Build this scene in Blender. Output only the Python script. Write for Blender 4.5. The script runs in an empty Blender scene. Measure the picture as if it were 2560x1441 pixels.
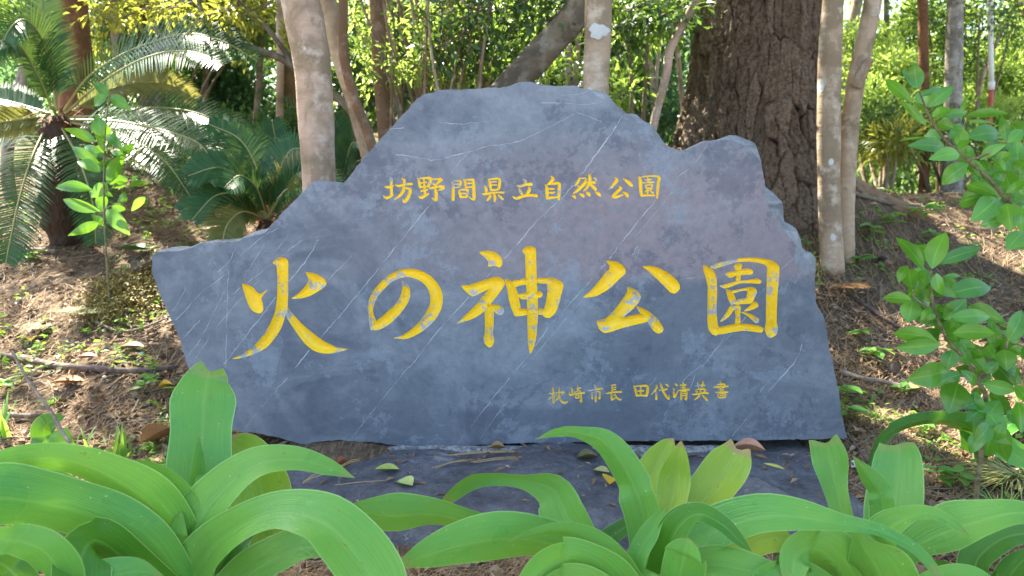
import bpy, math, random
import numpy as np
from mathutils import Vector
from mathutils.geometry import delaunay_2d_cdt

# ------------------------------------------------------------------ camera, sky, sun, exposure
SC = bpy.context.scene
COL = SC.collection
FPX, PITCH, CAMZ = 2009.0, math.radians(8.0), 1.4
cam_data = bpy.data.cameras.new('camera')
cam_data.sensor_width = 36.0
cam_data.lens = 36.0 * FPX / 2560.0
cam_data.clip_start, cam_data.clip_end = 0.05, 2000.0
cam = bpy.data.objects.new('camera', cam_data)
cam_data.dof.use_dof = True
cam_data.dof.focus_distance = 2.45
cam_data.dof.aperture_fstop = 4.0
cam.location = (0, 0, CAMZ)
cam.rotation_euler = (math.radians(90) - PITCH, 0, 0)
COL.objects.link(cam)
SC.camera = cam

SUN_EL, SUN_AZ = math.radians(50), math.radians(-40)      # azimuth from +Y, negative = to the left
sun_dir = Vector((math.sin(SUN_AZ) * math.cos(SUN_EL), math.cos(SUN_AZ) * math.cos(SUN_EL), math.sin(SUN_EL)))
world = bpy.data.worlds.new('World')
SC.world = world
world.use_nodes = True
wn = world.node_tree.nodes
sky = wn.new('ShaderNodeTexSky')
sky.sky_type = 'NISHITA'
sky.sun_disc = False
sky.sun_elevation = SUN_EL
sky.sun_rotation = SUN_AZ
sky.air_density, sky.dust_density, sky.ozone_density = 1.0, 3.0, 0.8
world.node_tree.links.new(sky.outputs[0], wn['Background'].inputs[0])
wn['Background'].inputs[1].default_value = 0.108
sun_data = bpy.data.lights.new('sun', 'SUN')
sun_data.energy = 5.0
sun_data.angle = math.radians(0.53)
sun_data.color = (1.0, 0.93, 0.80)
sun = bpy.data.objects.new('sun', sun_data)
sun.rotation_euler = (-sun_dir).to_track_quat('-Z', 'Y').to_euler()
sun.location = (-6, 8, 14)
COL.objects.link(sun)

SC.view_settings.view_transform = 'Standard'
SC.view_settings.look = 'None'
SC.view_settings.exposure = 2.68
SC.view_settings.gamma = 1.0
SC.render.engine = 'CYCLES'
cy = SC.cycles
cy.max_bounces, cy.diffuse_bounces, cy.glossy_bounces = 7, 4, 2
cy.transmission_bounces, cy.transparent_max_bounces = 4, 4
cy.caustics_reflective = cy.caustics_refractive = False
cy.sample_clamp_indirect = 6.0
cy.use_denoising = True

# ------------------------------------------------------------------ helpers
random.seed(7)
RNG = np.random.default_rng(7)
CP, SP = math.cos(PITCH), math.sin(PITCH)

def P(px, py, Y):
    """world point at forward distance Y whose picture position is (px, py) of the 2560 wide photograph"""
    x, z = (px - 1280.0) / FPX, -(py - 720.5) / FPX
    dy, dz = CP + z * SP, -SP + z * CP
    t = Y / dy
    return np.array((x * t, Y, CAMZ + dz * t))

def smooth(t):
    t = np.clip(t, 0, 1)
    return t * t * (3 - 2 * t)

def gz(x, y):
    """height of the ground"""
    x, y = np.asarray(x, float), np.asarray(y, float)
    z = np.interp(y, [-50, 0.9, 1.3, 1.6, 2.6, 3.2, 4.2, 5.2, 6.2, 8, 14, 30, 80], [0, 0, 0.20, 0.29, 0.35, 0.47, 0.80, 1.10, 1.30, 1.42, 2.2, 3.4, 6])
    far = np.interp(y, [5.8, 8, 14, 30, 80], [0, 0.35, 1.6, 3.2, 5.0])
    z = z - far * smooth((x - 0.6) / 2.0)
    z = z + 0.34 * np.exp(-(((x - 1.75) / 0.9) ** 2 + ((y - 5.05) / 0.5) ** 2))
    k = smooth((y - 1.9) / 0.8)
    z = z + k * (0.025 * np.sin(2.3 * x + 1.1 * y) + 0.018 * np.sin(4.1 * y - 3.2 * x + 1.0) + 0.010 * np.sin(9.0 * x + 7 * y))
    return z

def mesh(name, V, faces, mat=None, parent=None, uv=None, attrs=None, smooth_shade=True):
    """one mesh object; faces: list of int arrays (n,3)/(n,4) or a list of index tuples"""
    me = bpy.data.meshes.new(name)
    V = np.asarray(V, np.float32).reshape(-1, 3)
    if isinstance(faces, np.ndarray):
        faces = [faces]
    if faces and isinstance(faces[0], np.ndarray):
        loops = np.concatenate([f.ravel() for f in faces if len(f)]).astype(np.int32)
        sizes = np.concatenate([np.full(len(f), f.shape[1], np.int32) for f in faces if len(f)])
    else:
        loops = np.array([i for f in faces for i in f], np.int32)
        sizes = np.array([len(f) for f in faces], np.int32)
    starts = np.concatenate([[0], np.cumsum(sizes)[:-1]]).astype(np.int32)
    me.vertices.add(len(V))
    me.vertices.foreach_set('co', V.ravel())
    me.loops.add(len(loops))
    me.loops.foreach_set('vertex_index', loops)
    me.polygons.add(len(sizes))
    me.polygons.foreach_set('loop_start', starts)
    me.polygons.foreach_set('loop_total', sizes)
    me.polygons.foreach_set('use_smooth', np.full(len(sizes), smooth_shade))
    if uv is not None:
        u = me.uv_layers.new(name='UVMap')
        u.data.foreach_set('uv', np.asarray(uv, np.float32)[loops].ravel())
    for k, a in (attrs or {}).items():
        at = me.attributes.new(k, 'FLOAT', 'POINT')
        at.data.foreach_set('value', np.asarray(a, np.float32))
    me.update(calc_edges=True)
    me.validate()
    if mat is not None:
        me.materials.append(mat)
    o = bpy.data.objects.new(name, me)
    COL.objects.link(o)
    if parent is not None:
        o.parent = parent
    return o

def tag(o, label, cat, group=None, kind=None):
    o['label'] = label
    o['category'] = cat
    if group:
        o['group'] = group
    if kind:
        o['kind'] = kind
    return o

def thing(name, label, cat, loc=(0, 0, 0), group=None):
    """an Empty at the thing's base; child meshes are written in world space and shifted here"""
    o = bpy.data.objects.new(name, None)
    o.empty_display_size = 0.05
    COL.objects.link(o)
    o.location = loc
    tag(o, label, cat, group)
    return o

def part(o, t):
    """hang a world-space mesh object under thing (or part) t without moving it"""
    o.parent = t
    L = Vector((0, 0, 0))
    q = t
    while q is not None:
        L += q.location
        q = q.parent
    o.matrix_parent_inverse.identity()
    o.location = o.location - L
    return o

def rehome(o, origin):
    """move a mesh object's origin to the given world point"""
    me = o.data
    n = len(me.vertices)
    a = np.empty(n * 3, np.float32)
    me.vertices.foreach_get('co', a)
    a = a.reshape(-1, 3) - np.asarray(origin, np.float32)
    me.vertices.foreach_set('co', a.ravel())
    me.update()
    o.location = Vector([float(c) for c in origin])
    return o

def spline(pts, n):
    """Catmull-Rom through rows of pts (any number of columns) resampled to n rows"""
    p = np.asarray(pts, float)
    if len(p) == 2:
        t = np.linspace(0, 1, n)[:, None]
        return p[0] * (1 - t) + p[1] * t
    d = np.linalg.norm(np.diff(p[:, :min(3, p.shape[1])], axis=0), axis=1) + 1e-6
    s = np.concatenate([[0], np.cumsum(np.sqrt(d) * np.sqrt(d.mean()))])
    m = np.zeros_like(p)
    m[1:-1] = (p[2:] - p[:-2]) / (s[2:] - s[:-2])[:, None]
    m[0] = (p[1] - p[0]) / (s[1] - s[0])
    m[-1] = (p[-1] - p[-2]) / (s[-1] - s[-2])
    t = np.linspace(0, s[-1], n)
    i = np.clip(np.searchsorted(s, t, side='right') - 1, 0, len(p) - 2)
    h = (s[i + 1] - s[i])
    u = ((t - s[i]) / h)[:, None]
    h = h[:, None]
    return ((2 * u ** 3 - 3 * u ** 2 + 1) * p[i] + (u ** 3 - 2 * u ** 2 + u) * h * m[i]
            + (-2 * u ** 3 + 3 * u ** 2) * p[i + 1] + (u ** 3 - u ** 2) * h * m[i + 1])

def unit(v):
    return v / (np.linalg.norm(v, axis=-1, keepdims=True) + 1e-9)

def grid_faces(nu, nv, closed_v=False):
    """quads of a nu x nv vertex grid (row-major, v fastest)"""
    i = np.arange(nu - 1)[:, None]
    j = np.arange(nv if closed_v else nv - 1)[None, :]
    j2 = (j + 1) % nv
    return np.stack([i * nv + j, i * nv + j2, (i + 1) * nv + j2, (i + 1) * nv + j], -1).reshape(-1, 4)

def hash2(i, j, s):
    h = np.sin(i * 127.1 + j * 311.7 + s * 74.7) * 43758.5453
    return h - np.floor(h)

def vnoise(x, y, s=0.0):
    i, j = np.floor(x), np.floor(y)
    fx, fy = x - i, y - j
    fx, fy = fx * fx * (3 - 2 * fx), fy * fy * (3 - 2 * fy)
    return ((hash2(i, j, s) * (1 - fx) + hash2(i + 1, j, s) * fx) * (1 - fy)
            + (hash2(i, j + 1, s) * (1 - fx) + hash2(i + 1, j + 1, s) * fx) * fy) * 2 - 1

def fbm(x, y, s=0.0, o=4):
    r, a = 0, 0.5
    for k in range(o):
        r = r + a * vnoise(x, y, s + k * 3.7)
        x, y, a = x * 2.03, y * 2.03, a * 0.5
    return r

def worley(u, v, s=0.0, wrap=None):
    i, j = np.floor(u), np.floor(v)
    f1 = np.full(u.shape, 9.0)
    f2 = np.full(u.shape, 9.0)
    cid = np.zeros(u.shape)
    for a in (-1, 0, 1):
        for b in (-1, 0, 1):
            ii, jj = i + a, j + b
            iw = np.mod(ii, wrap) if wrap else ii
            cx, cyy = ii + 0.1 + 0.8 * hash2(iw, jj, s), jj + 0.1 + 0.8 * hash2(iw, jj, s + 5)
            d = np.hypot(u - cx, v - cyy)
            near = d < f1
            f2 = np.where(near, f1, np.minimum(f2, d))
            cid = np.where(near, hash2(iw, jj, s + 9), cid)
            f1 = np.where(near, d, f1)
    return f1, f2, cid

def frames(C):
    T = unit(np.gradient(C, axis=0))
    ref = np.array((0.0, 1.0, 0.0)) if abs(T[len(T) // 2][1]) < 0.9 else np.array((1.0, 0, 0))
    A = unit(np.cross(T, ref))
    return T, A, np.cross(T, A)

def tube(name, C, R, mat, nseg=12, rough=0.0, seed=0.0, parent=None, cap=True):
    """tapered tube along centre line C with radii R"""
    C, R = np.asarray(C, float), np.asarray(R, float)
    T, A, B = frames(C)
    th = np.linspace(0, 2 * np.pi, nseg, endpoint=False)
    d = A[:, None] * np.cos(th)[None, :, None] + B[:, None] * np.sin(th)[None, :, None]
    r = R[:, None] * np.ones(nseg)
    if rough:
        s = np.linspace(0, len(C) * 0.25, len(C))[:, None]
        r = r * (1 + rough * (fbm(np.cos(th)[None] * 1.3 + seed, s + np.sin(th)[None] * 1.3, seed, 3)))
    V = (C[:, None] + d * r[..., None]).reshape(-1, 3)
    F = [grid_faces(len(C), nseg, True)]
    if cap:
        n = len(V)
        V = np.vstack([V, C[:1], C[-1:]])
        k = np.arange(nseg)
        F.append(np.stack([(k + 1) % nseg, k, np.full(nseg, n)], -1))
        b = (len(C) - 1) * nseg
        F.append(np.stack([b + k, b + (k + 1) % nseg, np.full(nseg, n + 1)], -1))
    uv = np.stack([np.tile(th / (2 * np.pi), len(C)), np.repeat(np.linspace(0, 1, len(C)), nseg)], -1)
    if cap:
        uv = np.vstack([uv, [[0, 0], [0, 1]]])
    o = mesh(name, V, F, mat, None, uv)
    if parent is not None:
        part(o, parent)
    return o

def leaf_cloud(cen, L, W, dirs=None, tilt=0.6, fold=0.12, rng=RNG):
    """four-cornered folded leaves: returns verts, quads, per-vertex random value"""
    n = len(cen)
    L = np.broadcast_to(L, n) * rng.uniform(0.7, 1.25, n)
    W = L * W
    if dirs is None:
        dirs = rng.normal(size=(n, 3))
        dirs[:, 2] = dirs[:, 2] * tilt - 0.15
    d = unit(dirs)
    nn = rng.normal(size=(n, 3)) * 0.55
    nn[:, 2] += 1.0
    s = unit(np.cross(d, nn))
    up = np.cross(s, d)
    a = cen
    tip = cen + d * L[:, None] - up * (L * 0.10)[:, None]
    mid = cen + d * (L * 0.48)[:, None]
    l = mid + s * (W * 0.5)[:, None] + up * (L * fold)[:, None]
    r = mid - s * (W * 0.5)[:, None] + up * (L * fold)[:, None]
    V = np.stack([a, l, tip, r], 1).reshape(-1, 3)
    F = np.arange(n * 4).reshape(n, 4)
    return V, F, np.repeat(rng.uniform(0, 1, n), 4)

def clumps(centres, radii, n_twigs, per_twig, spread, rng=RNG):
    """points gathered in twigs spread through ellipsoids; returns points and outward directions"""
    out, dirs = [], []
    for c, r in zip(centres, radii):
        v = unit(rng.normal(size=(n_twigs, 3))) * rng.uniform(0.25, 1.0, (n_twigs, 1)) ** 0.6
        tw = np.asarray(c) + v * np.asarray(r)
        p = tw[:, None] + rng.normal(size=(n_twigs, per_twig, 3)) * np.asarray(spread)
        out.append(p.reshape(-1, 3))
        d = (p - tw[:, None]) + 0.35 * spread * v[:, None] + rng.normal(size=p.shape) * spread * 0.35
        dirs.append(d.reshape(-1, 3))
    return np.vstack(out), np.vstack(dirs)

SPOTS = []                                       # targets: canopy leaves on the sun ray are cut so light lands here
def gaps(p):
    keep = np.ones(len(p), bool)
    sd = np.array(sun_dir)
    for c, r in SPOTS:
        v = p - np.asarray(c)
        al = v @ sd
        di = np.linalg.norm(v - al[:, None] * sd, axis=1)
        keep &= ~((di < r * (0.8 + 0.4 * hash2(np.floor(p[:, 0] * 7), np.floor(p[:, 1] * 7), 1.0))) & (al > 0.3))
    return keep

# ------------------------------------------------------------------ materials
class N:
    def __init__(s, name):
        s.m = bpy.data.materials.new(name)
        s.m.use_nodes = True
        s.t = s.m.node_tree
        s.b = s.t.nodes['Principled BSDF']
        s.out = s.t.nodes['Material Output']
    def n(s, ty, **kw):
        q = s.t.nodes.new('ShaderNode' + ty)
        for k, v in kw.items():
            setattr(q, k, v)
        return q
    def l(s, a, b):
        s.t.links.new(a, b)
    def val(s, sock, v):
        if hasattr(v, 'is_linked') or isinstance(v, bpy.types.NodeSocket):
            s.l(v, sock)
        else:
            sock.default_value = v
    def coord(s, kind='Object', scale=(1, 1, 1), rot=(0, 0, 0), loc=(0, 0, 0)):
        c = s.n('TexCoord')
        m = s.n('Mapping')
        m.inputs['Scale'].default_value = scale
        m.inputs['Rotation'].default_value = rot
        m.inputs['Location'].default_value = loc
        s.l(c.outputs[kind], m.inputs[0])
        return m.outputs[0]
    def noise(s, vec, scale, detail=4, rough=0.55, dist=0.0, dims='3D'):
        q = s.n('TexNoise', noise_dimensions=dims)
        if vec is not None:
            s.l(vec, q.inputs['Vector'])
        q.inputs['Scale'].default_value = scale
        q.inputs['Detail'].default_value = detail
        q.inputs['Roughness'].default_value = rough
        q.inputs['Distortion'].default_value = dist
        return q.outputs[0]
    def ramp(s, fac, stops, interp='LINEAR'):
        r = s.n('ValToRGB')
        r.color_ramp.interpolation = interp
        e = r.color_ramp.elements
        while len(e) < len(stops):
            e.new(0.5)
        for q, (p, c) in zip(e, stops):
            q.position = p
            q.color = (c, c, c, 1) if isinstance(c, (int, float)) else (*c, 1)
        s.l(fac, r.inputs[0])
        return r.outputs[0]
    def mix(s, fac, a, b, blend='MIX'):
        q = s.n('Mix', data_type='RGBA', blend_type=blend)
        for i, v in ((0, fac), (6, a), (7, b)):
            if isinstance(v, tuple):
                q.inputs[i].default_value = (*v, 1)
            else:
                s.val(q.inputs[i], v)
        return q.outputs[2]
    def math(s, op, a, b=0.0, clamp=False):
        q = s.n('Math', operation=op, use_clamp=clamp)
        s.val(q.inputs[0], a)
        s.val(q.inputs[1], b)
        return q.outputs[0]
    def attr(s, name):
        return s.n('Attribute', attribute_name=name).outputs['Fac']
    def bump(s, h, strength=0.5, dist=0.01, normal=None):
        q = s.n('Bump')
        q.inputs['Strength'].default_value = strength
        q.inputs['Distance'].default_value = dist
        s.l(h, q.inputs['Height'])
        if normal is not None:
            s.l(normal, q.inputs['Normal'])
        s.l(q.outputs[0], s.b.inputs['Normal'])
        return q.outputs[0]
    def done(s, col=None, rough=None, spec=None):
        if col is not None:
            if isinstance(col, tuple):
                s.b.inputs['Base Color'].default_value = (*col, 1)
            else:
                s.l(col, s.b.inputs['Base Color'])
        if rough is not None:
            s.val(s.b.inputs['Roughness'], rough)
        if spec is not None:
            s.val(s.b.inputs['Specular IOR Level'], spec)
        return s.m

def leafy(name, c1, c2, tr=0.45, tcol=None, rough=0.45, spec=0.4, vein=False, dry=None):
    """thin leaf: glossy skin plus light passing through; colour varies leaf by leaf"""
    q = N(name)
    rnd = q.attr('rnd')
    col = q.mix(rnd, c1, c2)
    if vein:
        uv = q.n('TexCoord').outputs['UV']
        sx = q.n('SeparateXYZ')
        q.l(uv, sx.inputs[0])
        a = q.math('ABSOLUTE', q.math('SUBTRACT', sx.outputs[0], 0.5))
        mid = q.ramp(a, [(0.0, 1.0), (vein, 0.0)])
        col = q.mix(q.math('MULTIPLY', mid, 0.55), col, tuple(min(1, c * 2.6 + 0.06) for c in c2))
    no = q.noise(q.coord('Object'), 14.0, 3)
    col = q.mix(0.35, col, q.ramp(no, [(0.3, tuple(c * 0.55 for c in c1)), (0.7, tuple(min(1, c * 1.5) for c in c2))]))
    q.done(col, rough, spec)
    if tr:
        tl = q.n('BsdfTranslucent')
        tc = tcol or tuple(min(1, a * b) for a, b in zip(c2, (2.4, 2.2, 1.0)))
        q.l(q.mix(rnd, tc, tuple(min(1, c * 1.5) for c in tc)), tl.inputs[0])
        mx = q.n('MixShader')
        mx.inputs[0].default_value = tr
        q.l(q.b.outputs[0], mx.inputs[1])
        q.l(tl.outputs[0], mx.inputs[2])
        q.l(mx.outputs[0], q.out.inputs[0])
    return q.m

def strap_mat(name, c1, c2, dry=0.0):
    """broad strap leaf: fine lengthwise veins, pale margin, slightly waxy"""
    q = N(name)
    uv = q.n('TexCoord').outputs['UV']
    sx = q.n('SeparateXYZ')
    q.l(uv, sx.inputs[0])
    u, v = sx.outputs[0], sx.outputs[1]
    rnd = q.attr('rnd')
    col = q.mix(rnd, c1, c2)
    no = q.noise(q.coord('Object'), 5.0, 3)
    col = q.mix(q.ramp(no, [(0.35, 0.0), (0.7, 0.55)]), col, (c2[0] * 1.35, c2[1] * 1.1, c2[2] * 0.8))
    st = q.n('Mapping')
    st.inputs['Scale'].default_value = (60, 1.5, 1)
    q.l(uv, st.inputs[0])
    stripes = q.noise(st.outputs[0], 1.0, 2)
    col = q.mix(q.ramp(stripes, [(0.4, 0.0), (0.7, 0.45)]), col, (c2[0] * 0.45, c2[1] * 0.60, c2[2] * 0.5))
    a = q.math('ABSOLUTE', q.math('SUBTRACT', u, 0.5))
    col = q.mix(q.ramp(a, [(0.0, 0.30), (0.045, 0.0)]), col, (0.28, 0.48, 0.12))
    col = q.mix(q.ramp(a, [(0.482, 0.0), (0.492, 0.7)]), col, (0.40, 0.62, 0.22))
    sp = q.noise(q.coord('Object', loc=(3, 1, 0)), 130.0, 1)
    col = q.mix(q.ramp(sp, [(0.76, 0.0), (0.80, 0.8)]), col, (0.62, 0.66, 0.5))
    if dry:
        dn = q.noise(q.coord('Object', loc=(1, 4, 2)), 9.0, 3)
        f = q.math('ADD', q.math('MULTIPLY', q.math('SUBTRACT', v, 0.9), 5.0), q.math('SUBTRACT', dn, 0.45))
        col = q.mix(q.math('MULTIPLY', q.ramp(f, [(0.10, 0.0), (0.2, 1.0)]), dry), col, (0.42, 0.27, 0.12))
    bs = q.math('ADD', q.noise(q.coord('Object', loc=(6, 2, 8)), 42.0, 4, 0.7), q.math('MULTIPLY', no, 0.25))
    col = q.mix(q.ramp(bs, [(0.80, 0.0), (0.84, 0.7)]), col, (0.20, 0.13, 0.04))
    q.done(col, q.ramp(no, [(0.3, 0.24), (0.7, 0.38)]), 0.45)
    q.bump(stripes, 0.6, 0.004)
    tl = q.n('BsdfTranslucent')
    q.l(q.mix(0.5, col, (0.30, 0.60, 0.03)), tl.inputs[0])
    mx = q.n('MixShader')
    mx.inputs[0].default_value = 0.24
    q.l(q.b.outputs[0], mx.inputs[1])
    q.l(tl.outputs[0], mx.inputs[2])
    q.l(mx.outputs[0], q.out.inputs[0])
    return q.m

def bark_smooth(name, base, dark, pale, spots=True, scale=1.0):
    q = N(name)
    co = q.coord('Object')
    n1 = q.noise(co, 4.0 * scale, 5, 0.6, 0.6)
    col = q.mix(q.ramp(n1, [(0.40, 0.0), (0.56, 1.0)]), dark, base)
    n2 = q.noise(q.coord('Object', loc=(3, 0, 1)), 11.0 * scale, 5, 0.65)
    n6 = q.math('ADD', q.noise(q.coord('Object', loc=(5, 8, 2), scale=(1.4, 1.4, 0.7)), 3.2 * scale, 7, 0.7), q.math('MULTIPLY', n2, 0.12))
    col = q.mix(q.ramp(n6, [(0.575, 0.0), (0.595, 0.7)]), col, tuple(0.6 * a + 0.25 * b for a, b in zip(dark, base)))
    col = q.mix(q.ramp(n2, [(0.52, 0.0), (0.66, 0.75)]), col, pale)
    st = q.noise(q.coord('Object', scale=(1, 1, 6)), 9.0 * scale, 3)
    col = q.mix(q.ramp(st, [(0.5, 0.0), (0.75, 0.4)]), col, dark)
    if spots:
        vo = q.n('TexVoronoi')
        q.l(q.coord('Object', scale=(1, 1, 0.8)), vo.inputs['Vector'])
        vo.inputs['Scale'].default_value = 7.0 * scale
        vo.inputs['Randomness'].default_value = 1.0
        gate = q.noise(q.coord('Object', loc=(7, 2, 0)), 3.0, 1)
        d = q.math('ADD', vo.outputs['Distance'], q.math('MULTIPLY', gate, 0.9))
        d = q.math('ADD', d, q.math('MULTIPLY', n2, 0.15))
        col = q.mix(q.ramp(d, [(0.55, 0.9), (0.58, 0.0)]), col, (0.55, 0.56, 0.52))
    q.done(col, 0.85, 0.2)
    q.bump(q.math('ADD', n2, st), 0.5, 0.008)
    return q.m
# ------------------------------------------------------------------ ground and road
def ground_mat():
    q = N('forest floor')
    co = q.coord('Object')
    n1 = q.noise(co, 2.2, 6, 0.62)
    n2 = q.noise(co, 38.0, 5, 0.7)
    st = q.noise(q.coord('Object', scale=(60, 9, 9), rot=(0, 0, 0.6)), 1.0, 4)
    col = q.mix(q.ramp(n1, [(0.32, 0.0), (0.68, 1.0)]), (0.080, 0.058, 0.038), (0.19, 0.140, 0.090))
    col = q.mix(q.ramp(n2, [(0.35, 0.0), (0.7, 0.8)]), col, (0.045, 0.030, 0.020))
    col = q.mix(q.ramp(st, [(0.5, 0.0), (0.68, 0.6)]), col, (0.30, 0.21, 0.125))
    n3 = q.noise(q.coord('Object', loc=(5, 5, 0)), 0.35, 3)
    sy = q.n('SeparateXYZ')
    q.l(co, sy.inputs[0])
    far = q.ramp(q.math('DIVIDE', sy.outputs[1], 20.0), [(0.40, 0.0), (0.55, 1.0)])
    col = q.mix(q.math('MULTIPLY', q.ramp(n3, [(0.38, 0.0), (0.6, 1.0)]), far), col, (0.10, 0.17, 0.03))
    q.done(col, 0.95, 0.1)
    q.bump(q.math('ADD', n2, st), 0.8, 0.02)
    return q.m

ux = np.concatenate([-np.geomspace(600, 8, 22)[:-1], np.linspace(-8, 8, 161), np.geomspace(8, 600, 22)[1:]])
uy = np.concatenate([-np.geomspace(300, 2, 14)[:-1], np.linspace(-2, 16, 181), np.geomspace(16, 900, 30)[1:]])
X, Y = np.meshgrid(ux, uy, indexing='ij')
Z = gz(X, Y) + 0.012 * fbm(X * 5, Y * 5, 2.0) * smooth((Y - 1.2) / 0.6)
g = mesh('ground', np.stack([X, Y, Z], -1).reshape(-1, 3), grid_faces(len(ux), len(uy))[:, ::-1].copy(), ground_mat())
g['kind'] = 'structure'
q = N('pale bounce road')  # unseen road made paler to bounce light onto the stone and leaves
n = q.noise(q.coord('Object'), 90.0, 4, 0.7)
q.done(q.mix(n, (0.20, 0.19, 0.17), (0.30, 0.285, 0.26)), 0.9, 0.2)
q.bump(n, 0.5, 0.004)
rx, ry = np.linspace(-60, 60, 13), np.linspace(-7.5, 0.85, 5)
X, Y = np.meshgrid(rx, ry, indexing='ij')
road = mesh('road', np.stack([X, Y, X * 0 + 0.006], -1).reshape(-1, 3), grid_faces(13, 5)[:, ::-1].copy(), q.m)
road['kind'] = 'structure'

# ------------------------------------------------------------------ the engraved stone
YS = 2.80                                       # distance of the polished face
OUT = [(576, 1076), (640, 1083), (700, 1095), (743, 1108), (762, 1112), (800, 1104), (850, 1101), (905, 1105), (950, 1108), (1000, 1116), (1045, 1122),
       (1150, 1115), (1300, 1108), (1500, 1104), (1700, 1102), (1900, 1101), (2060, 1098), (2118, 1095), (2103, 1035), (2097, 982), (2085, 920),
       (2071, 859), (2059, 790), (2040, 762), (2037, 722), (2036, 690), (2022, 655), (1995, 618), (1965, 580), (1938, 545), (1918, 512), (1910, 470),
       (1908, 432), (1903, 408), (1882, 380), (1852, 360), (1829, 350), (1800, 350), (1767, 353), (1740, 364), (1718, 376), (1697, 377), (1667, 364),
       (1657, 354), (1637, 334), (1630, 318), (1613, 306), (1593, 295), (1570, 288), (1555, 274), (1530, 262), (1500, 246), (1470, 226), (1433, 214),
       (1400, 215), (1353, 214), (1323, 208), (1300, 209), (1267, 218), (1200, 222), (1133, 224), (1093, 226), (1083, 233), (1060, 236), (1043, 246),
       (1026, 268), (990, 304), (967, 331), (940, 361), (913, 391), (873, 444), (857, 459), (833, 457), (787, 454), (773, 464), (757, 481), (700, 539),
       (675, 567), (661, 584), (609, 596), (599, 603), (548, 607), (500, 610), (481, 619), (458, 626), (392, 631), (378, 640), (381, 684), (396, 727),
       (415, 774), (434, 812), (453, 859), (465, 906), (478, 935), (505, 985), (535, 1040), (555, 1065)]

def S1(x, y): return (560 + x / 4.5036, 600 + y / 4.5036)
def S2(x, y): return (1120 + x / 4.2667, 600 + y / 4.2667)
def S3(x, y): return (1440 + x / 4.5036, 600 + y / 4.5036)
def TA(x, y): return (940 + x / 6.919, 420 + y / 6.919)
def TB(x, y): return (1280 + x / 6.564, 420 + y / 6.564)
def BA(x, y): return (1350 + x / 10.24, 940 + y / 10.24)
def BB(x, y): return (1570 + x / 9.143, 940 + y / 9.143)

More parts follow.
